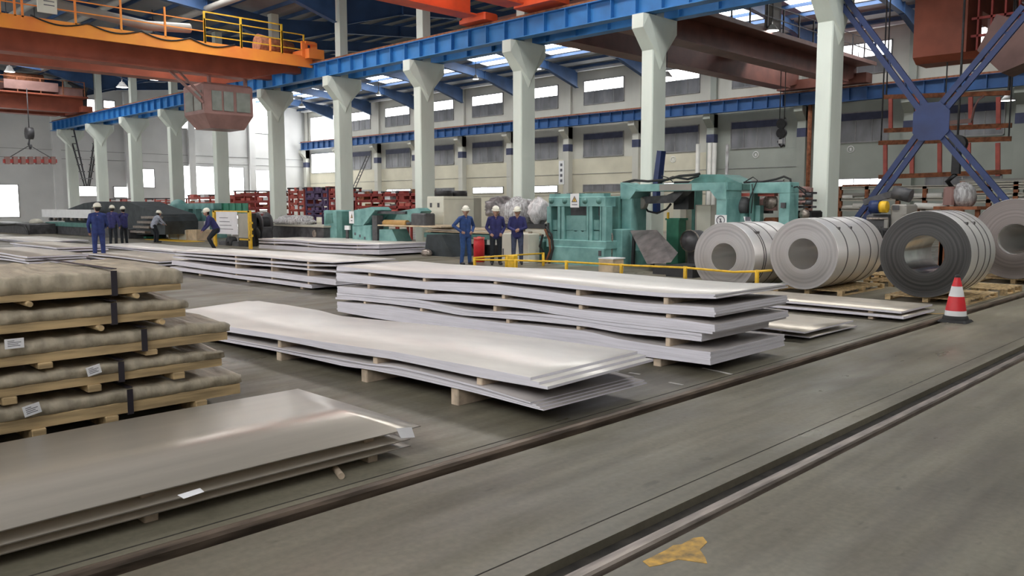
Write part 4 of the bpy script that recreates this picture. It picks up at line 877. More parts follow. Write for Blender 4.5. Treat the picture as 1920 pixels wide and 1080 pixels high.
t = thing('electric_cabinet', (23, 13, 0), 'beige electrical cabinet seen through the portal, right one', 'cabinet'); pc('housing', 'beige', t, 21.0, 1303, 1343, 384, None, .6); pc('door', 'cream', t, 20.98, 1306, 1332, 386, 465, .02)
t = thing('uncoiler_mandrel', oX(1290, 455, 18.9), 'round grey uncoiler mandrel just left of leftmost coil', 'machine part'); q = oX(1291, 452, 18.9)
MB().lathe(q, [(.001, 0), (.1, 0), (.12, .05), (.26, .06), (.28, .1), (.28, .5)], 24, ax=0).build('drum', 'dkgrey', t); MB().lathe(q, [(.285, .02), (.3, .05), (.285, .1)], 24, ax=0).build('rim', 'rail', t); MB().cbox(19.3, 19.9, q.y-.3, q.y+.3, 0, q.z, .03).build('pedestal', 'dkgrey', t)
t = thing('drive_unit', (19.8, 14.6, 0), 'dark machinery block between the press and portal post', 'machine'); pc('housing', 'tealA', t, 18.9, 1147, 1166, 430, None, .6, .02); MB().tube([oX(x, y, 18.7) for x, y in [(1141, 436), (1146, 434), (1148, 442), (1146, 482)]], .03).build('pipe', 'rail', t); pc('roller', 'black', t, 19.6, 1142, 1182, 424, 432, .3)
t = thing('hydraulic_unit', (20.8, 11.5, 0), 'dark ball-shaped tank and hoses between the green frames', 'machine')
q = oX(1393, 387, 20.3); MB().blob(q, (.28, .28, .26), 20).build('tank', 'dkgrey', t); MB().cyl((q.x, q.y, 0), (q.x, q.y, q.z-.15), .2, n=14).build('stand', 'tealB', t)
pc('flywheel_guard', 'cab', t, 20.6, 1420, 1452, 370, 395, .2, .05); pc('lower_case', 'rust', t, 20.5, 1430, 1456, 408, None, .5, .04); pc('frame_leg', 'tealA', t, 20.2, 1415, 1424, 385, None, .2); pc('frame_leg', 'tealA', t, 20.2, 1370, 1376, 390, None, .2)
pc('manifold', 'black', t, 20.9, 1376, 1440, 372, 400, .3, .03)
q = oX(1442, 378, 20.55); MB().lathe(q, [(.001, 0), (.05, 0), (.18, .03), (.2, .05), (.2, .12)], 18, ax=0).build('flywheel', 'rail', t)
sign(19.385, 1340, 1362, 403, 423, 'white no-entry hand sign on right post of the portal', 'ring')
t = thing('paper_label', oX(1402, 412, 16.3), 'white tilted placard standing on the leftmost coil', 'label'); a, b_, c_, d_ = oX(1394, 406, 16.3), oX(1405, 407, 16.3), oX(1410, 417, 16.3), oX(1397, 417, 16.3); b = MB(); vs = [a, b_, c_, d_]; b.add(vs+[v+Vector((.01, 0, 0)) for v in vs], [(0, 1, 2, 3), (7, 6, 5, 4), (0, 4, 5, 1), (1, 5, 6, 2), (2, 6, 7, 3), (3, 7, 4, 0)]); b.build('card', 'white', t)
b = MB(); q = oX(1402, 411, 16.28); b.box(16.28, 16.29, q.y-.06, q.y+.06, q.z-.04, q.z+.05).build('printed_panel', 'ink', t)
# pit plates in front of the machines
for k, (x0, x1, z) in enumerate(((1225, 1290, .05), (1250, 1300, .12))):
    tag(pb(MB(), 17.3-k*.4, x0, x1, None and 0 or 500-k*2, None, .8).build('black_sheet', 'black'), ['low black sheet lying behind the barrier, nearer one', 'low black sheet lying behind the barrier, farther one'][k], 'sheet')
# ------------------------------------------------------------------ roller table with boards
X = 19.6
t = thing('roller_table', (X, 20, 0), 'long dark green roller table carrying tan boards behind the workers', 'conveyor')
ya, yb = Yp(1020, X), Yp(795, X)
MB().box(X, X+.15, ya, yb, .55, .72).build('side_beam', 'tealB', t); MB().box(X+1.4, X+1.55, ya, yb, .55, .72).build('side_beam', 'tealB', t)
for k in range(10): y = ya+.3+(yb-ya-.6)*k/9; MB().cyl((X+.1, y, .68), (X+1.45, y, .68), .07, n=12).build('roller', 'dkgrey', t)
for k in range(5): y = ya+.4+(yb-ya-.8)*k/4; MB().box(X, X+.12, y-.08, y+.08, 0, .55).build('leg', 'tealB', t); MB().box(X+1.4, X+1.52, y-.08, y+.08, 0, .55).build('leg', 'tealB', t)
MB().box(X+.3, X+.5, ya, yb, 0, .35).build('lower_beam', 'black', t)
for k, (dx, z0, z1, m_) in enumerate(((-.1, .76, .80, 'board'), (.0, .81, .86, 'tan'), (.05, .87, .90, 'board'))):
    tag(MB().box(X+dx, X+1.5+dx, ya+.3+k*.4, yb-.2-k*.1, z0, z1).build('board', m_), ['lowest tan board on the roller table behind workers', 'middle tan board on the roller table behind workers', 'top tan board on the roller table behind workers'][k], 'board', 'tan boards on the roller table')
t = thing('apron_guard', oX(845, 470, 17.9), 'dark draped conveyor guard in front of the roller table', 'guard')
q = [oX(x, y, 18.3) for x, y in ((800, 440), (828, 440), (850, 485), (795, 485))]; b = MB(); b.prism([(v.y, v.z) for v in q], 0, 18.3, 19.4); b.build('apron', 'tarp', t)
MB().blob(oX(800, 475, 18.1), (.18, .22, .15), 14).build('floodlight', 'rail', t)
# wrapped bundles
def film(name, c, r, label, seed, m='film'):
    rg = random.Random(seed); ph = [rg.uniform(0, 6) for _ in range(5)]
    fn = lambda d: 1+.1*math.sin(d.x*6+ph[0])*math.sin(d.z*5+ph[1])+.09*math.sin(d.y*9+ph[2])+.06*math.sin(d.z*13+d.x*9+ph[3])
    b = MB(); b.blob(c, r, 28, fn=fn); return tag(b.build(name, m), label, 'bundle', 'film wrapped bundles')
M['film_w'] = mat('white_film', (.62, .6, .6), .3, var=.2, scale=9, stretch=(3, 6, .5), bump=.5)
M['film_d'] = mat('grey_film', (.2, .18, .18), .3, var=.35, scale=7, bump=.6)
film('wrapped_bundle', oX(940, 391, 20.6), (.6, .55, .42), 'dark grey film wrapped bundle above middle worker helmet', 1, 'film_d')
film('wrapped_bundle', oX(975, 399, 20.4), (.6, .7, .5), 'grey shiny film wrapped bundle behind the rightmost helmet', 2)
film('wrapped_bundle', oX(1011, 396, 20.0), (.4, .3, .42), 'whitish ribbed film wrapped bundle left of the press', 3, 'film_w')
t = thing('bundle_stand', (20.4, 18, .9), 'cream stand under the film wrapped bundles', 'stand'); pb(MB(), 19.7, 945, 1022, 420, 428, 1.3).build('top', 'black', t); pb(MB(), 19.8, 985, 1022, 428, 445, 1.2).build('front_panel', 'cream', t)
q0 = oX(1005, 455, 18.5); t = thing('cable_bundle', (18.6, q0.y, 0), 'hanging bundle of dark and brown hoses left of press', 'hoses')
for k, pts in enumerate([[(1024, 425), (1034, 440), (1037, 465), (1030, 492)], [(1022, 430), (1030, 450), (1032, 470), (1022, 494)], [(1018, 440), (1012, 462), (1022, 478), (1018, 494)], [(1028, 418), (1026, 440), (1038, 452), (1036, 494)]]): MB().tube([oX(x, y, 18.25+.05*k) for x, y in pts]+[Vector((18.25+.05*k, oX(*pts[-1], 18.25).y, 0))], .035, 8).build('hose', 'rust' if k == 1 else 'rubber', t)
t = thing('small_cabinet', (17.9, 17.4, 0), 'cream narrow cabinet standing behind the rightmost worker', 'cabinet'); pc('housing', 'cream', t, 18.0, 940, 991, 438, None, .5, .02); pc('slot', 'ink', t, 17.99, 942, 944, 466, 478, .01)
t = thing('motor_unit', (19.0, 17, 0), 'dark green motor block between cream cabinet and press', 'machine'); pc('housing', 'tealB', t, 18.7, 994, 1018, 450, None, .6, .05); q = oX(1005, 470, 18.68); MB().lathe(q, [(.001, -.03), (.12, -.03), (.14, 0)], 8, ax=0).build('hub', 'dkgrey', t)
t = thing('gas_cylinder', oX(897, 493, 17.2), 'red cylinder standing between the left and middle workers', 'cylinder'); q = fl(898, 496); 
M_ = MB(); M_.lathe((17.3, Yp(898, 17.3), 0), [(.001, 0), (.17, 0), (.17, .62), (.15, .7), (.06, .74), (.05, .78), (.001, .78)], 20); M_.build('body', 'red', t); MB().lathe((17.3, Yp(898, 17.3), .7), [(.175, 0), (.175, .05), (.15, .06)], 20).build('collar', 'redrack', t)
t = thing('yellow_block', oX(955, 488, 15.6), 'small yellow block behind the barrier post', 'block'); MB().cbox(15.5, 15.7, Yp(962, 15.5), Yp(950, 15.5), 0, .42, .03).build('body', 'yellow', t)
# cream cooling cabinet
X = 20.6
t = thing('cooling_cabinet', (X, 24, 0), 'tall cream cabinet with two black fans on its roof', 'cabinet')
y0, y1 = Yp(832, X), Yp(801, X); xe = oY(889, 400, y0).x; z1 = Zp(368, X, 832)
MB().cbox(X, xe, y0, y1, 0, z1, .02).build('housing', 'cream', t)
MB().box(X+.02, xe-.02, y0-.008, y0, z1-.12, z1-.1).build('panel_seam', 'beige', t)
for yy in (.25, .7): MB().box(X-.01, X, y1-(y1-y0)*yy-.06, y1-(y1-y0)*yy+.06, z1-.42, z1-.25).build('vent', 'dkgrey', t)
for xx in (.28, .75): MB().cyl((X+(xe-X)*xx, (y0+y1)/2, z1), (X+(xe-X)*xx, (y0+y1)/2, z1+.22), .36, n=24).build('fan_housing', 'black', t)
MB().cbox(xe+.02, xe+.5, y0+.1, y1, 0, z1-.05, .02).build('side_duct', 'beige', t)
# ------------------------------------------------------------------ green shear at mid left
X = 19.0
t = thing('roller_feeder', (X, 26, 0), 'green feeding machine with ochre roll and sign plate', 'machine')
pc('left_housing', 'tealA', t, X, 660, 695, 422, None, .9, .03)
q = [oX(x, y, X) for x, y in ((662, 424), (664, 394), (697, 388), (703, 394), (692, 408), (680, 424))]; MB().prism([(v.y, v.z) for v in q], 0, X, X+.8).build('tilted_arm', 'tealA', t)
q = [oX(x, y, X+.3) for x, y in ((735, 420), (748, 396), (782, 390), (790, 396), (775, 420))]; MB().prism([(v.y, v.z) for v in q], 0, X+.3, X+.8).build('tilted_arm', 'tealA', t)
pc('tie_beam', 'dkgrey', t, X+.2, 703, 760, 396, 401, .3); pc('back_plate', 'tealB', t, X+.9, 700, 790, 398, 425, .1); pc('frame_post', 'dkgrey', t, X-.05, 698, 707, 404, None, .3)
MB().cyl((X+.1, Yp(760, X), Zp(419, X, 740)), (X+.1, Yp(718, X), Zp(419, X, 740)), .13, n=18).build('roll', 'roll', t); MB().cyl((X+.1, Yp(775, X), Zp(419, X, 740)), (X+.1, Yp(708, X), Zp(419, X, 740)), .06, n=12).build('roll_shaft', 'dkgrey', t)
q = [oX(x, y, X) for x, y in ((711, 430), (735, 430), (748, 460), (752, 488), (711, 488))]; MB().prism([(v.y, v.z) for v in q], 0, X, X+.7).build('right_housing', 'tealA', t)
pc('bearing_block', 'dkgrey', t, X-.02, 770, 797, 400, 424, .5, .04)
for k in range(3): pc('tool_mark', 'ink', t, X-.006, 664+k*9, 667+k*9, 436+k*4, 441+k*4, .005)
MB().box(X-.1, X+1.5, Yp(832, X), Yp(712, X), .95, 1.0).build('feed_board', 'board', t)
sign(X-.03, 655, 664, 396, 419, 'white rounded notice sign on the green feeding machine', 'tri')
t = thing('shear_stand', (X, 30, 0), 'narrow grey-green upright housing left of the feeding machine', 'machine'); pc('housing', 'tealA', t, X, 607, 630, 394, None, .8, .04); pc('side_panel', 'tealB', t, X+.02, 631, 641, 396, None, .7, .02)
q = [oX(x, y, X-.02) for x, y in ((622, 400), (624, 418), (610, 420), (612, 400))]; MB().prism([(v.y, v.z) for v in q], 0, X-.03, X).build('door', 'tealB', t); pc('sensor_box', 'white', t, X-.1, 646, 654, 423, 431, .08); pc('sensor_post', 'dkgrey', t, X, 648, 652, 431, None, .05); MB().cyl(oX(648, 415, X+.3), oX(642, 415, X+.3), .18, n=14).build('motor', 'dkgrey', t)
t = thing('exit_table', (X, 33, 0), 'long dark roller table with pale top left of feeding machine', 'conveyor'); pc('side_beam', 'dkgrey', t, X-.3, 497, 607, 426, 447, 1.4); pc('top_plate', 'beige', t, X-.35, 497, 607, 422, 425, 1.5)
for x in (500, 525, 550, 575, 600): pc('leg', 'black', t, X-.25, x-2, x+2, 447, None, .2)
q = oX(589, 438, X-.32); MB().lathe(q, [(.001, -.03), (.07, -.03), (.16, 0)], 14, ax=0).build('hub', 'rail', t)
film('wrapped_bundle', oX(553, 416, 19.6), (.7, 1.3, .3), 'grey sheeted bundle on the table behind the small stack', 5)
# reel and dark round machinery beside the yellow frame
t = thing('cable_reel', (17.5, 31, 0), 'dark reel with cables right of the yellow guard frame', 'reel')
q = oX(480, 420, 17.6); MB().lathe(q, [(.3, 0), (.48, .02), (.5, .06), (.48, .1), (.3, .1)], 28, ax=0).build('reel_flange', 'dkgrey', t); MB().lathe(q, [(.3, .1), (.3, .5)], 20, ax=0).build('reel_core', 'black', t); MB().lathe(q, [(.3, .5), (.48, .5), (.48, .56), (.3, .56)], 28, ax=0).build('reel_flange', 'dkgrey', t); pc('stand', 'dkgrey', t, 17.65, 472, 492, 425, None, .5, .03); q = oX(478, 442, 17.3); MB().lathe(q, [(.1, 0), (.32, .02), (.34, .1), (.1, .12)], 24, ax=0).build('wheel', 'rubber', t)
X = 16.2
t = thing('guard_frame', (X, 31, 0), 'yellow tubular guard frame holding a white board', 'guard')
for x in (401, 467): MB().box(X, X+.08, Yp(x+2, X), Yp(x-2, X), 0, Zp(395, X, x)).build('post', 'yellow', t)
for yv in (396, 447): MB().box(X, X+.07, Yp(468, X), Yp(400 if yv < 400 else 448, X), Zp(yv+2, X, 430), Zp(yv-1, X, 430)).build('rail', 'yellow', t)
pc('white_board', 'label', t, X-.03, 406, 445, 397, 439, .02); pc('grey_panel', 'beige', t, X+.03, 447, 465, 400, 446, .02)
for k in range(4): pc('text_line', 'ink', t, X-.035, 412, 428+k*3, 408+k*7, 409+k*7, .004)
for k in range(3): MB().box(X, X+.06, Yp(472, X), Yp(468, X), Zp(420+k*12, X, 470), Zp(416+k*12, X, 470)).build('hinge_lug', 'yellow', t)
t = thing('pump_unit', (17.4, 33, 0), 'dark pump unit standing behind the yellow guard frame', 'machine'); pc('base', 'dkgrey', t, 16.9, 408, 445, 452, None, .6, .04); q = oX(428, 455, 16.85); MB().lathe(q, [(.05, 0), (.24, 0), (.26, .08), (.26, .3)], 20, ax=0).build('pump_drum', 'black', t); pc('column', 'black', t, 16.9, 446, 462, 400, None, .5, .03)
# crate, pallet, green box
X = 18.2
t = thing('plywood_crate', (X, 40, 0), 'pale plywood crate on floor left of the crouching worker', 'crate'); pc('crate_panel', 'cream', t, X, 316, 350, 431, None, 1.0); pc('crate_panel', 'board', t, X+.01, 350, 368, 431, None, .9)
for x in (316, 333, 349, 367): pc('batten', 'board', t, X-.03, x-1, x+1, 431, None, .03)
t = thing('steel_pallet', (X, 42, 0), 'yellow steel pallet in front of the plywood crate', 'pallet')
pc('deck', 'yellow', t, X-1.2, 270, 345, 451, 454, 1.0)
for x in (272, 296, 322, 344): pc('leg', 'yellow', t, X-1.2, x-1.5, x+1.5, 454, None, .12)
t = thing('tool_box', (X, 44, 0), 'flat green box on the floor behind the standing worker', 'box'); pc('body', 'green', t, 17.6, 230, 272, 444, None, .8, .02); pc('lid', 'green', t, 17.58, 229, 273, 442, 445, .84)
# teal machine behind the crate
X = 20.4
t = thing('teal_press', (X, 42, 0), 'distant teal press between two columns behind the crate', 'machine')
for x in (352, 366, 382, 397): pc('post', 'tealA', t, X, x-3, x+3, 384, None, .4)
pc('top_beam', 'tealA', t, X-.05, 349, 402, 381, 392, .5); pc('bed', 'tealA', t, X-.1, 349, 402, 425, None, .7); q = oX(335, 398, X); MB().blob(q, (.5, .9, .75), 16).build('motor_hood', 'tealA', t); pc('pedestal', 'tealB', t, X-.1, 322, 348, 412, None, .6); pc('control_head', 'white', t, X-1.0, 371, 383, 415, 430, .3)
MB().box(X-1.0, X-.9, Yp(379, X-1), Yp(376, X-1), 0, Zp(430, X-1, 377)).build('control_stand', 'beige', t)
t = thing('corrugated_screen', (21.2, 40, 0), 'dark green corrugated screen right of the teal press', 'screen')
for k in range(11): pc('screen_panel', 'green', t, 20.8+.05*(k % 2), 400+k*6, 406+k*6, 381, 402, .03)
for x in (402, 463): pc('post', 'green', t, 20.85, x-1, x+1, 402, None, .1)
# big tarp covered machine, far left
X = 17.0
t = thing('levelling_line', (X, 46, 0), 'long dark machine under tarpaulin with a white beam, far left', 'machine')
MB().box(X-.6, X-.2, Yp(172, X-.6), Yp(80, X-.6), Zp(408, X-.6, 120), Zp(393, X-.6, 120)).build('white_beam', 'white', t)
q = [oX(x, y, X) for x, y in ((115, 394), (150, 381), (172, 378), (232, 378), (262, 390), (296, 402), (302, 415), (302, 440), (115, 440))]; MB().prism([(v.y, v.z) for v in q], 0, X+.2, X+1.9).build('tarpaulin', 'tarp', t)
pc('bed', 'tealB', t, X-.3, 86, 175, 418, 425, 1.2); pc('lower_bed', 'dkgrey', t, X-.2, 84, 240, 426, None, 2.0)
for k in range(9): q = oX(96+k*8, 411, X-.4); MB().cyl((X-.4, q.y-.18, q.z), (X-.4, q.y+.18, q.z), .1, n=10).build('roller', ['dkgrey', 'rail'][k % 2], t)
for k in range(4): MB().box(X-.1, X+1, Yp(275+k*8, X), Yp(245+k*8, X), Zp(436-k*9, X, 250), Zp(432-k*9, X, 250)).build('shelf', 'rail', t)
pc('drum_cover', 'black', t, X-.8, 55, 77, 418, None, .6, .1); MB().blob(oX(68, 417, X-.7), (.4, .5, .25), 14).build('sack', 'beige', t)
t = thing('low_machine', (15, 50, 0), 'dark low machine rail at the extreme left edge', 'machine'); pc('body', 'dkgrey', t, 15.2, -30, 54, 418, None, 1.6, .05); MB().tube([oX(x, y, 15.1) for x, y in ((-20, 422), (30, 420), (46, 424), (54, 440))], .06).build('hand_bar', 'black', t)
# ------------------------------------------------------------------ storage racks behind the columns
def rack(X, xs, yt, levels, m, label, load=None, d=1.6, yb=None, fin=True):
    t = thing('storage_rack', (X, Yp(xs[0], X), 0), label, 'rack', 'storage racks behind the columns')
    for x in xs:
        for dx in (0, d): y = Yp(x, X); MB().box(X+dx, X+dx+.1, y-.05, y+.05, 0, Zp(yt, X, x)).build('upright', m, t)
        if fin: y = Yp(x, X); MB().box(X-.02, X+d+.1, y-.09, y+.09, Zp(yt, X, x)-.05, Zp(yt, X, x)+.03).build('cap_bar', 'dkgrey', t)
    for k, lv in enumerate(levels):
        z = Zp(lv, X, xs[0])
        MB().box(X, X+.1, Yp(xs[-1], X), Yp(xs[0], X), z-.08, z+.06).build('beam', m, t); MB().box(X+d, X+d+.1, Yp(xs[-1], X), Yp(xs[0], X), z-.08, z+.06).build('beam', m, t)
        MB().box(X, X+d, Yp(xs[-1], X), Yp(xs[0], X), z-.02, z+.0).build('shelf', m, t)
        if load:
            for x0, x1 in zip(xs, xs[1:]):
                for j in range(2):
                    a, c_ = Yp(x0, X), Yp(x1, X); w = (a-c_)
                    if RNG.random() < .75: MB().box(X+.05, X+d-.2, c_+w*(.08+.45*j), c_+w*(.08+.45*j)+w*.36, z, z+RNG.uniform(.12, .3)).build('load', RNG.choice(load), t)
    return t
rack(25.5, (442, 460, 480, 505), 358, (366, 378, 390, 402), 'maroon', 'red storage rack left of the column with bundled sheet', ['redrack', 'rust', 'white'])
rack(25.5, (543, 560, 571), 353, (360, 370, 382, 394), 'redrack', 'bright red rack just right of the wide left column', ['redrack', 'white'])
rack(25.5, (575, 590, 605, 615), 352, (360, 372, 384, 396, 404), 'purple', 'dark purple storage rack beside the red racks', ['purple', 'maroon'])
rack(25.5, (619, 630), 352, (360, 368, 376, 386, 396), 'maroon', 'narrow red rack touching the pale column', ['redrack', 'white'])
rack(26, (668, 697, 718, 745, 770, 786), 360, (366, 377, 388, 398), 'maroon', 'wide dark red rack behind the green feeding machine', ['maroon', 'redrack', 'white', 'rust'])
rack(26, (275, 292, 312), 372, (380, 390, 402), 'redrack', 'red rack with white loads behind the tarpaulin machine', ['white', 'redrack'])
rack(26, (208, 228, 250), 373, (379, 388), 'maroon', 'low red rack far behind the tarpaulin machine', ['redrack', 'white'])
rack(26, (355, 375, 395, 420, 440), 366, (372, 381, 392), 'redrack', 'red rack between columns behind the teal press', ['redrack', 'rust', 'white'])
# ------------------------------------------------------------------ right background: tube racks and dark machinery
def tuberack(X, xs, levels, label, tubes):
    t = thing('tube_rack', (X, Yp(xs[0], X), 0), label, 'rack', 'tube racks behind the coils')
    for x in xs: y = Yp(x, X); MB().box(X, X+.12, y-.06, y+.06, 0, Zp(levels[0]-3, X, x)).build('upright', 'rust', t)
    for lv in levels: z = Zp(lv, X, xs[0]); MB().box(X, X+.1, Yp(xs[-1], X), Yp(xs[0], X), z-.07, z+.03).build('shelf_beam', 'beige', t); MB().box(X, X+1.2, Yp(xs[-1], X), Yp(xs[0], X), z-.02, z).build('shelf', 'beige', t)
    for xa, xb, yv, r, m_ in tubes: q, w = oX(xa, yv, X+.1), oX(xb, yv, X+.1); MB().cyl((X+.1, w.y, q.z), (X+.1, q.y, q.z), r, n=10).build('tube', m_, t)
    return t
tuberack(27, (1572, 1622, 1680, 1730, 1790), (352, 373, 392, 408), 'long rack of pipes and bars behind the blue bracing', [(1572, 1600, 369, .08, 'tube'), (1575, 1640, 366, .06, 'duct'), (1600, 1650, 385, .07, 'tube'), (1572, 1612, 388, .06, 'tube'), (1715, 1768, 367, .09, 'tube'), (1700, 1790, 403, .06, 'duct'), (1640, 1700, 405, .06, 'rust'), (1580, 1690, 349, .05, 'rust')])
tuberack(26, (1800, 1850, 1900, 1960), (343, 352, 364, 376), 'pipe rack at the right edge above the big coil', [(1800, 1930, 341, .07, 'duct'), (1810, 1930, 350, .06, 'duct'), (1790, 1850, 362, .06, 'rust'), (1850, 1940, 374, .07, 'duct')])
t = thing('white_tubes', oX(1745, 388, 24), 'white padded tube lying behind the black faced coil', 'tube'); MB().tube([oX(1715, 386, 23), oX(1745, 387, 23), oX(1778, 387, 23)], .085).build('tube', 'tube', t)
for x in (1718, 1772): q = oX(x, 390, 23); MB().box(22.9, 23.1, q.y-.06, q.y+.06, 0, q.z-.04).build('stand', 'rust', t)
t = thing('wrapped_crate', oX(1790, 385, 22.6), 'brown crate half covered in clear film behind black faced coil', 'crate')
q0, q1 = oX(1768, 350, 22.6), oX(1787, 385, 22.6); MB().cbox(22.6, 23.3, q1.y, q0.y, q1.z, q0.z, .05).build('crate_body', 'cab', t); MB().blob((23.0, oX(1798, 368, 22.6).y, oX(1798, 367, 22.6).z), (.45, .27, .34), 20, fn=lambda d: 1+.07*math.sin(9*d.x+4*d.z)).build('film_cover', 'film', t)
q = oX(1795, 387, 22.7); MB().box(22.5, 23.5, q.y-.5, q.y+.5, q.z-.08, q.z).build('support_board', 'rust', t)
for dy in (-.4, .4): MB().box(22.9, 23.0, q.y+dy-.05, q.y+dy+.05, 0, q.z-.08).build('support_leg', 'rust', t)
t = thing('drive_machine', (21, 8.3, 0), 'grey machine with motor and yellow cap between two coils', 'machine')
X = 20.6
pc('gearbox', 'duct', t, X, 1668, 1697, 383, None, .8, .04); pc('screen', 'dkgrey', t, X-.02, 1671, 1684, 385, 394, .02); pc('small_frame', 'duct', t, X-.2, 1686, 1698, 388, 402, .1)
q = oX(1684, 360, X+.2); MB().cyl((X+.2, q.y-.3, q.z-.1), (X+.2, q.y+.1, q.z), .16, n=16).build('motor', 'dkgrey', t); MB().bar((X+.2, q.y, q.z), (X+.2, q.y+.8, q.z-.25), .12, .15).build('arm', 'dkgrey', t)
q = oX(1660, 388, X); MB().cyl((X, q.y-.05, q.z), (X, q.y+.12, q.z), .14, n=16).build('yellow_cap', 'yellow', t); MB().cyl((X, q.y+.12, q.z), (X, q.y+.35, q.z), .16, n=16).build('blue_motor', 'brace', t)
pc('body', 'dkgrey', t, X+.1, 1622, 1668, 402, None, .9, .05); pc('bracket', 'duct', t, X-.1, 1657, 1664, 410, 428, .08); pc('lower_body', 'black', t, X-.5, 1628, 1662, 428, None, .8, .05)
for k in range(5): cable(t, [oX(1628+6*k, 425, X-.5), oX(1634+6*k, 445+4*k, X-.6), oX(1640+5*k, 440, X-.5), oX(1645+3*k, 480, X-.5)], .025, 'hose')
pc('crossbar', 'rail', t, X-.1, 1624, 1664, 408, 411, .1)
t = thing('valve_stand', (20.7, 10, 0), 'dark cluttered valve stand left of the thick column', 'machine')
X = 20.7
pc('body', 'black', t, X, 1487, 1520, 395, None, .7, .04)
for k in range(6): q = oX(1492+(k % 3)*11, 366+(k//3)*14, X-.05); MB().cyl((X-.05, q.y-.12, q.z), (X-.05, q.y+.12, q.z), .06, n=10).build('valve', ['rail', 'cab', 'dkgrey'][k % 3], t)
for yv in (360, 374, 386): pc('manifold', 'dkgrey', t, X+.05, 1485, 1520, yv, yv+4, .3)
pc('post', 'beige', t, X-.1, 1487, 1489, 384, None, .06); pc('side_post', 'cab', t, X+.05, 1514, 1519, 352, None, .1)
q = oX(1508, 402, X-.1); MB().blob(q, (.14, .14, .14), 14).build('pressure_ball', 'rail', t); MB().cyl((X+.2, oX(1497, 360, X).y, oX(1497, 365, X).z), (X+.2, oX(1497, 360, X).y, oX(1497, 350, X).z), .2, n=14).build('accumulator', 'cab', t)
pts = [oX(1485, 352, X), oX(1497, 349, X), oX(1510, 356, X), oX(1512, 366, X)]; cable(t, pts, .02)
for k, (x, y0_, y1_) in enumerate(((1309, 270, 330), (1331, 268, 330), (1340, 268, 330), (1364, 271, 330))):
    tt = thing('wrapped_pole', oX(x, 330, 24), ['bright foil wrapped upright pole, leftmost behind the portal', 'bright foil pole, left one of the close pair', 'bright foil pole, right one of the close pair', 'thin dull foil pole, rightmost behind the portal'][k], 'pole', 'upright poles behind the portal'); q = oX(x, y0_, 24); MB().cyl((24, q.y, 0), (24, q.y, q.z), .07 if k < 3 else .05, n=10).build('pole', 'tube' if k < 3 else 'film', tt)
t = thing('blue_post', oX(1238, 330, 21), 'leaning dark blue steel post above portal, left part', 'post'); MB().bar(oX(1231, 345, 21), oX(1239, 283, 21), .14, .2).bar(oX(1236, 345, 21), oX(1243, 283, 21), .05, .25).build('post_body', 'brace', t)
MB().bar(oX(1231, 344, 21), oX(1231, 400, 21), .14, .2).build('post_foot', 'brace', t)
struct('drain_pipe', MB().cyl((45.3, 21.2, 0), (45.3, 21.2, 8), .12, n=10).cyl((45.3, 20.8, 0), (45.3, 20.8, 8), .1, n=10), 'rust', wall)
for x, y in ((1417, 290), (1595, 280), (1262, 299)):
    q = oX(x, y, WX-.02); struct('wall_emblem', MB().lathe((WX-.03, q.y, q.z), [(.16, 0), (.16, .02), (.2, .02), (.2, 0), (.16, 0)], 20, ax=0), 'white', wall); struct('wall_number', MB().box(WX-.025, WX-.005, q.y-.05, q.y+.05, q.z-.08, q.z+.08), 'white', wall)
sg = thing('wall_notice', oX(1056, 315, 45.5), 'white vertical sign strip on the wall pilaster right of column', 'sign')
q = oX(1052, 305, 45.5); MB().box(45.5, 45.53, q.y-.28, q.y+.22, 3.2, 4.9).build('sign_plate', 'white', sg)
for k in range(4): MB().box(45.49, 45.5, q.y-.12, q.y+.08, 4.5-.38*k, 4.7-.38*k).build('character', 'ink', sg)

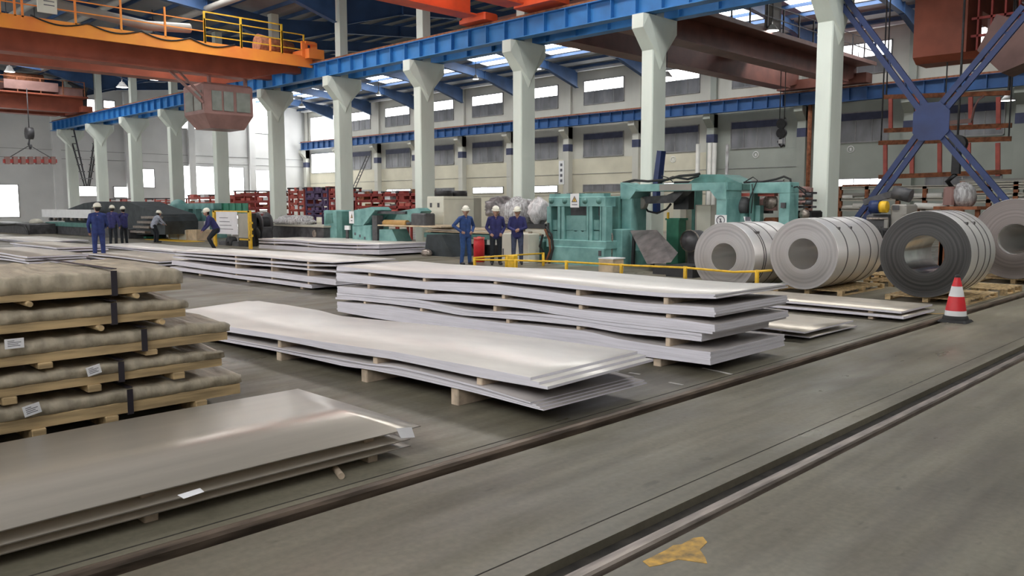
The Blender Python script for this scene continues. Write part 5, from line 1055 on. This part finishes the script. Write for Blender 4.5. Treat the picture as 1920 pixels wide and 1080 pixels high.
# ------------------------------------------------------------------ people
def person(loc, yaw, pose, top, legs, label, h=1.0, vox=.012, fingers=True):
    """one continuous body: tapered limbs fused by a voxel remesh; local axes x right, y forward, z up"""
    P = dict(pelvis=(0, 0, .93), chest=(0, 0, 1.3), neck=(0, .0, 1.43), head=(0, .03, 1.58),
             hipL=(-.095, 0, .9), kneeL=(-.11, .03, .49), ankL=(-.12, 0, .09), hipR=(.095, 0, .9), kneeR=(.11, .03, .49), ankR=(.12, 0, .09),
             shL=(-.19, 0, 1.38), elL=(-.26, -.02, 1.1), wrL=(-.25, .08, .86), shR=(.19, 0, 1.38), elR=(.26, -.02, 1.1), wrR=(.25, .08, .86), toe=(0, .17), look=0., hand=(0, 0, -1))
    P.update(pose); V3 = {k: Vector(v) for k, v in P.items() if k not in ('toe', 'look') and len(v) == 3}
    pr = []                                        # (p0, p1, r0, r1, material)
    A = lambda a, b, r0, r1, m: pr.append((Vector(a), Vector(b), r0, r1, m))
    pe, ch, nk, hd = V3['pelvis'], V3['chest'], V3['neck'], V3['head']; sx = Vector((1, 0, 0))
    for s in (-1, 1):
        A(pe+sx*s*.065, ch+sx*s*.075, .115, .115, 1); A(ch+sx*s*.06, nk+sx*s*.1-Vector((0, 0, .06)), .12, .08, 1); A(pe+sx*s*.06+Vector((0, 0, -.06)), pe+sx*s*.06, .115, .118, 1)
        A(nk, V3['shL' if s < 0 else 'shR'], .06, .068, 1)
    A(nk-Vector((0, 0, .02)), nk.lerp(hd, .75), .058, .052, 0)
    lk = P['look']; fw = Vector((math.sin(lk), math.cos(lk), -.12)).normalized(); up = Vector((0, 0, 1)); rt = fw.cross(up).normalized()
    A(hd, hd+up*.075-fw*.01, .083, .088, 0); A(hd+fw*.03-up*.015, hd+fw*.045-up*.05, .06, .042, 0); A(hd+fw*.088+up*.03, hd+fw*.108-up*.002, .01, .016, 0)
    for s in (-1, 1): A(hd+rt*s*.085+up*.03, hd+rt*s*.09-up*.0, .014, .01, 0); A(hd+fw*.078+rt*s*.03+up*.04, hd+fw*.082+rt*s*.035+up*.04, .009, .009, 4)
    A(hd-fw*.03+up*.0, hd-fw*.02+up*.06, .085, .09, 3)
    for s in 'LR':
        A(V3['hip'+s], V3['knee'+s], .098, .072, 2); A(V3['knee'+s], V3['ank'+s], .072, .058, 2)
        a = V3['ank'+s]; A(a-Vector((0, .035, .045)), a+Vector((.02 if s == 'R' else -.02, P['toe'][1], -.05)), .043, .038, 4)
        sh, el, wr = V3['sh'+s], V3['el'+s], V3['wr'+s]; A(sh, el, .066, .052, 1); A(el, wr, .052, .042, 1)
        d = (wr-el).normalized()
        hv = Vector(P.get('hand'+s, tuple(d))).normalized(); A(wr, wr+hv*.05, .026, .03, 0); pm = wr+hv*.06
        sd = hv.cross(Vector((0, 1, 0.01))).normalized(); cu = hv.cross(sd)
        if fingers:
            for k, ln in enumerate((.065, .075, .07, .055)):
                o = sd*(.027-.018*k); A(pm+o*.9, pm+o*1.25+hv*ln*.55, .0105, .0095, 0); A(pm+o*1.25+hv*ln*.55, pm+o*1.3+hv*ln*.95+cu*ln*.35, .0095, .008, 0)
            A(pm-hv*.03+sd*.02, pm+sd*.055+hv*.01, .012, .01, 0)
        else: A(pm, pm+hv*.06, .03, .02, 0)
    b = MB()
    for p0, p1, r0, r1, m in pr:
        d = p1-p0; L = d.length; d = d.normalized() if L > 1e-6 else Vector((0, 0, 1)); u = Vector((0, 0, 1)) if abs(d.z) < .9 else Vector((1, 0, 0)); a = d.cross(u).normalized(); c = a.cross(d); n = 12; vs = []; rings = []
        for t_ in (-.999, -.7, -.35, 0): rings.append((p0+d*r0*t_, r0*math.sqrt(max(0, 1-t_*t_))))
        for t_ in (0, .35, .7, .999): rings.append((p1+d*r1*t_, r1*math.sqrt(max(0, 1-t_*t_))))
        for q, r in rings: vs += [q+(a*math.cos(2*math.pi*i/n)+c*math.sin(2*math.pi*i/n))*r for i in range(n)]
        b.add(vs, [(j*n+i, j*n+(i+1) % n, (j+1)*n+(i+1) % n, (j+1)*n+i) for j in range(7) for i in range(n)]+[tuple(range(n-1, -1, -1)), tuple(range(7*n, 8*n))])
    me = bpy.data.meshes.new('body'); me.from_pydata(b.v, [], b.f); tmp = bpy.data.objects.new('tmp', me); S.collection.objects.link(tmp)
    md = tmp.modifiers.new('r', 'REMESH'); md.mode = 'VOXEL'; md.voxel_size = vox; sm = tmp.modifiers.new('s', 'SMOOTH'); sm.iterations = 2; sm.factor = .5
    dg = bpy.context.evaluated_depsgraph_get(); out = bpy.data.meshes.new_from_object(tmp.evaluated_get(dg)); bpy.data.objects.remove(tmp)
    nv = len(out.vertices); co = np.empty(nv*3); out.vertices.foreach_get('co', co); co = co.reshape(-1, 3)
    best = np.full(nv, 9.); mi = np.zeros(nv, int)
    for p0, p1, r0, r1, m in pr:
        a = np.array(p0); d = np.array(p1)-a; L2 = max(d@d, 1e-9); t_ = np.clip(((co-a)@d)/L2, 0, 1); dist = np.linalg.norm(co-(a+t_[:, None]*d), axis=1)-(r0+(r1-r0)*t_)
        k = dist < best-(.003 if m == 4 else 0); best[k] = dist[k]; mi[k] = m
    nf = len(out.polygons); lt = np.empty(nf, int); out.polygons.foreach_get('loop_start', lt); lv = np.empty(len(out.loops), int); out.loops.foreach_get('vertex_index', lv)
    out.materials.clear()
    for q in ('skin', top, legs, 'hair', 'black'): out.materials.append(M[q])
    out.polygons.foreach_set('material_index', mi[lv[lt]].astype(np.int32)); out.polygons.foreach_set('use_smooth', np.ones(nf, bool)); out.update()
    r = thing('person', loc, label, 'person', 'workers'); r.rotation_euler = (0, 0, yaw); r.scale = (h, h, h)
    o = bpy.data.objects.new('body', out); S.collection.objects.link(o); o.parent = r
    c = hd+up*.075
    def hb(mb, nm, m):
        me = bpy.data.meshes.new(nm); T = Matrix((rt, fw.cross(rt)*-1 if False else fw, up)).transposed()
        me.from_pydata([tuple(c+T @ Vector(v)) for v in mb.v], [], mb.f); me.materials.append(M[m]); me.polygons.foreach_set('use_smooth', mb.sm); me.update(); q = bpy.data.objects.new(nm, me); S.collection.objects.link(q); q.parent = r; return q
    hm = MB(); hm.blob((0, -.005, .015), (.108, .128, .105), 20, fn=lambda d: 1 if d.z > -.05 else .96)
    h_ = hb(hm, 'helmet', 'helmet')
    br = MB(); n = 24; vs = []
    for rr, z in ((.104, .0), (.132, -.012), (.132, -.018), (.104, -.006)):
        vs += [(rr*math.cos(2*math.pi*i/n), -.005+rr*1.16*math.sin(2*math.pi*i/n)+(.03*max(0, math.sin(2*math.pi*i/n)) if rr > .11 else 0), z) for i in range(n)]
    br.add(vs, [(j*n+i, j*n+(i+1) % n, ((j+1) % 4)*n+(i+1) % n, ((j+1) % 4)*n+i) for j in range(4) for i in range(n)], 0, True); b2 = hb(br, 'helmet_brim', 'helmet'); b2.parent = h_
    return r
def face(loc, tx, ty): return math.atan2(ty-loc[1], tx-loc[0])-math.pi/2
L1 = fl(873, 496); L2 = fl(930, 496.5); L3 = fl(970, 496); L4 = fl(187, 488); L5 = fl(401, 470)
person(L1, face(L1, 9, 2)+.25, dict(look=.5, shL=(-.19, 0, 1.38), elL=(-.36, -.1, 1.14), wrL=(-.2, .06, .98), handL=(.5, .5, -.3), elR=(.37, -.08, 1.17), wrR=(.2, .08, 1.0), handR=(-.5, .5, -.3), ankL=(-.15, 0, .09), ankR=(.15, .02, .09)), 'jacket', 'trouser_b', 'worker in bright blue overalls with hands on hips, left of three', .975)
person(L2, face(L2, 4, 0), dict(look=-.1, elL=(-.27, -.08, 1.12), wrL=(-.17, .1, .95), elR=(.27, -.08, 1.12), wrR=(.17, .1, .95), handL=(.4, .5, -.5), handR=(-.4, .5, -.5)), 'jacket2', 'trouser_k', 'worker in navy jacket and black trousers, middle of three', .97)
person(L3, face(L3, 12, 12), dict(look=.35, head=(.0, .06, 1.57), elL=(-.26, .05, 1.12), wrL=(-.1, .22, 1.06), elR=(.26, .05, 1.12), wrR=(.08, .23, 1.04), handL=(.9, .1, -.1), handR=(-.9, .1, -.1)), 'jacket2', 'trouser_g', 'worker in navy jacket and slate trousers, right of three', .965)
person(L4, face(L4, 14, 44), dict(look=-.5, elL=(-.27, -.02, 1.1), wrL=(-.24, .1, .88), elR=(.26, .05, 1.1), wrR=(.16, .2, .98)), 'indigo', 'indigo', 'worker in blue overalls seen from behind, standing at left', 1.04)
person(L5, face(L5, 6, 33), dict(pelvis=(0, -.12, .8), hipL=(-.1, -.12, .78), hipR=(.1, -.12, .78), kneeL=(-.12, .18, .45), kneeR=(.12, .14, .45), ankL=(-.12, .0, .09), ankR=(.13, -.05, .09), chest=(0, .06, 1.12), neck=(0, .14, 1.26), head=(0, .22, 1.38), shL=(-.19, .12, 1.2), shR=(.19, .12, 1.2), elL=(-.22, .2, .94), wrL=(-.15, .36, .76), elR=(.22, .2, .94), wrR=(.15, .36, .74)), 'jacket2', 'trouser_k', 'worker bending forward beside the white board', 1.05)
L6 = fl(213, 462); person(L6, face(L6, 20, 44), dict(look=-.3), 'jacket2', 'trouser_k', 'worker half hidden directly behind the standing blue worker', 1.0, .016, False)
L7 = fl(234, 460); person(L7, face(L7, 12, 44), dict(look=.3, elL=(-.25, .15, 1.2), wrL=(-.18, .36, 1.25), elR=(.25, .15, 1.2), wrR=(.18, .36, 1.25)), 'jacket2', 'trouser_k', 'dark clad worker raising his arms beside the tarpaulin machine', .97, .016, False)
M['shirt_g'] = mat('shirt_grey', (.35, .38, .45), .8, var=.15, scale=9)
L8 = fl(293, 455); person(L8, face(L8, 26, 40), dict(pelvis=(0, -.1, .85), chest=(0, .05, 1.15), neck=(0, .12, 1.28), head=(0, .2, 1.38), shL=(-.19, .1, 1.22), shR=(.19, .1, 1.22), elL=(-.22, .25, 1.0), wrL=(-.15, .4, .9), elR=(.22, .25, 1.0), wrR=(.15, .4, .9), hipL=(-.1, -.1, .82), hipR=(.1, -.1, .82)), 'shirt_g', 'trouser_k', 'worker in a grey shirt stooping beside the plywood crate', .97, .016, False)

# ------------------------------------------------------------------ one label per thing: number the look-alikes by where they lie
bpy.context.view_layer.update()
WORD = ['topmost', 'second', 'third', 'fourth', 'fifth', 'sixth', 'seventh']
byl = {}
for o in S.objects:
    if o.parent is None and 'label' in o: byl.setdefault(o['label'], []).append(o)
def centre(o):
    vs = [v.co for v in o.data.vertices]; return sum(vs, Vector())/len(vs)
for lb, os_ in byl.items():
    if len(os_) < 2: continue
    if os_[0]['category'] == 'steel plate':
        os_.sort(key=lambda o: -centre(o).z)
        for i, o in enumerate(os_): o['label'] = lb.replace('plate', WORD[i]+' plate down' if i else 'topmost plate', 1)
    else:
        def sx(o): c = ROT.transposed() @ (centre(o)-Vector((0, 0, CH))); return c.x/-c.z
        os_.sort(key=sx); n = len(os_)
        for i, o in enumerate(os_): o['label'] = ('leftmost ' if i == 0 else 'rightmost ' if i == n-1 else WORD[i]+' from left, ')+lb
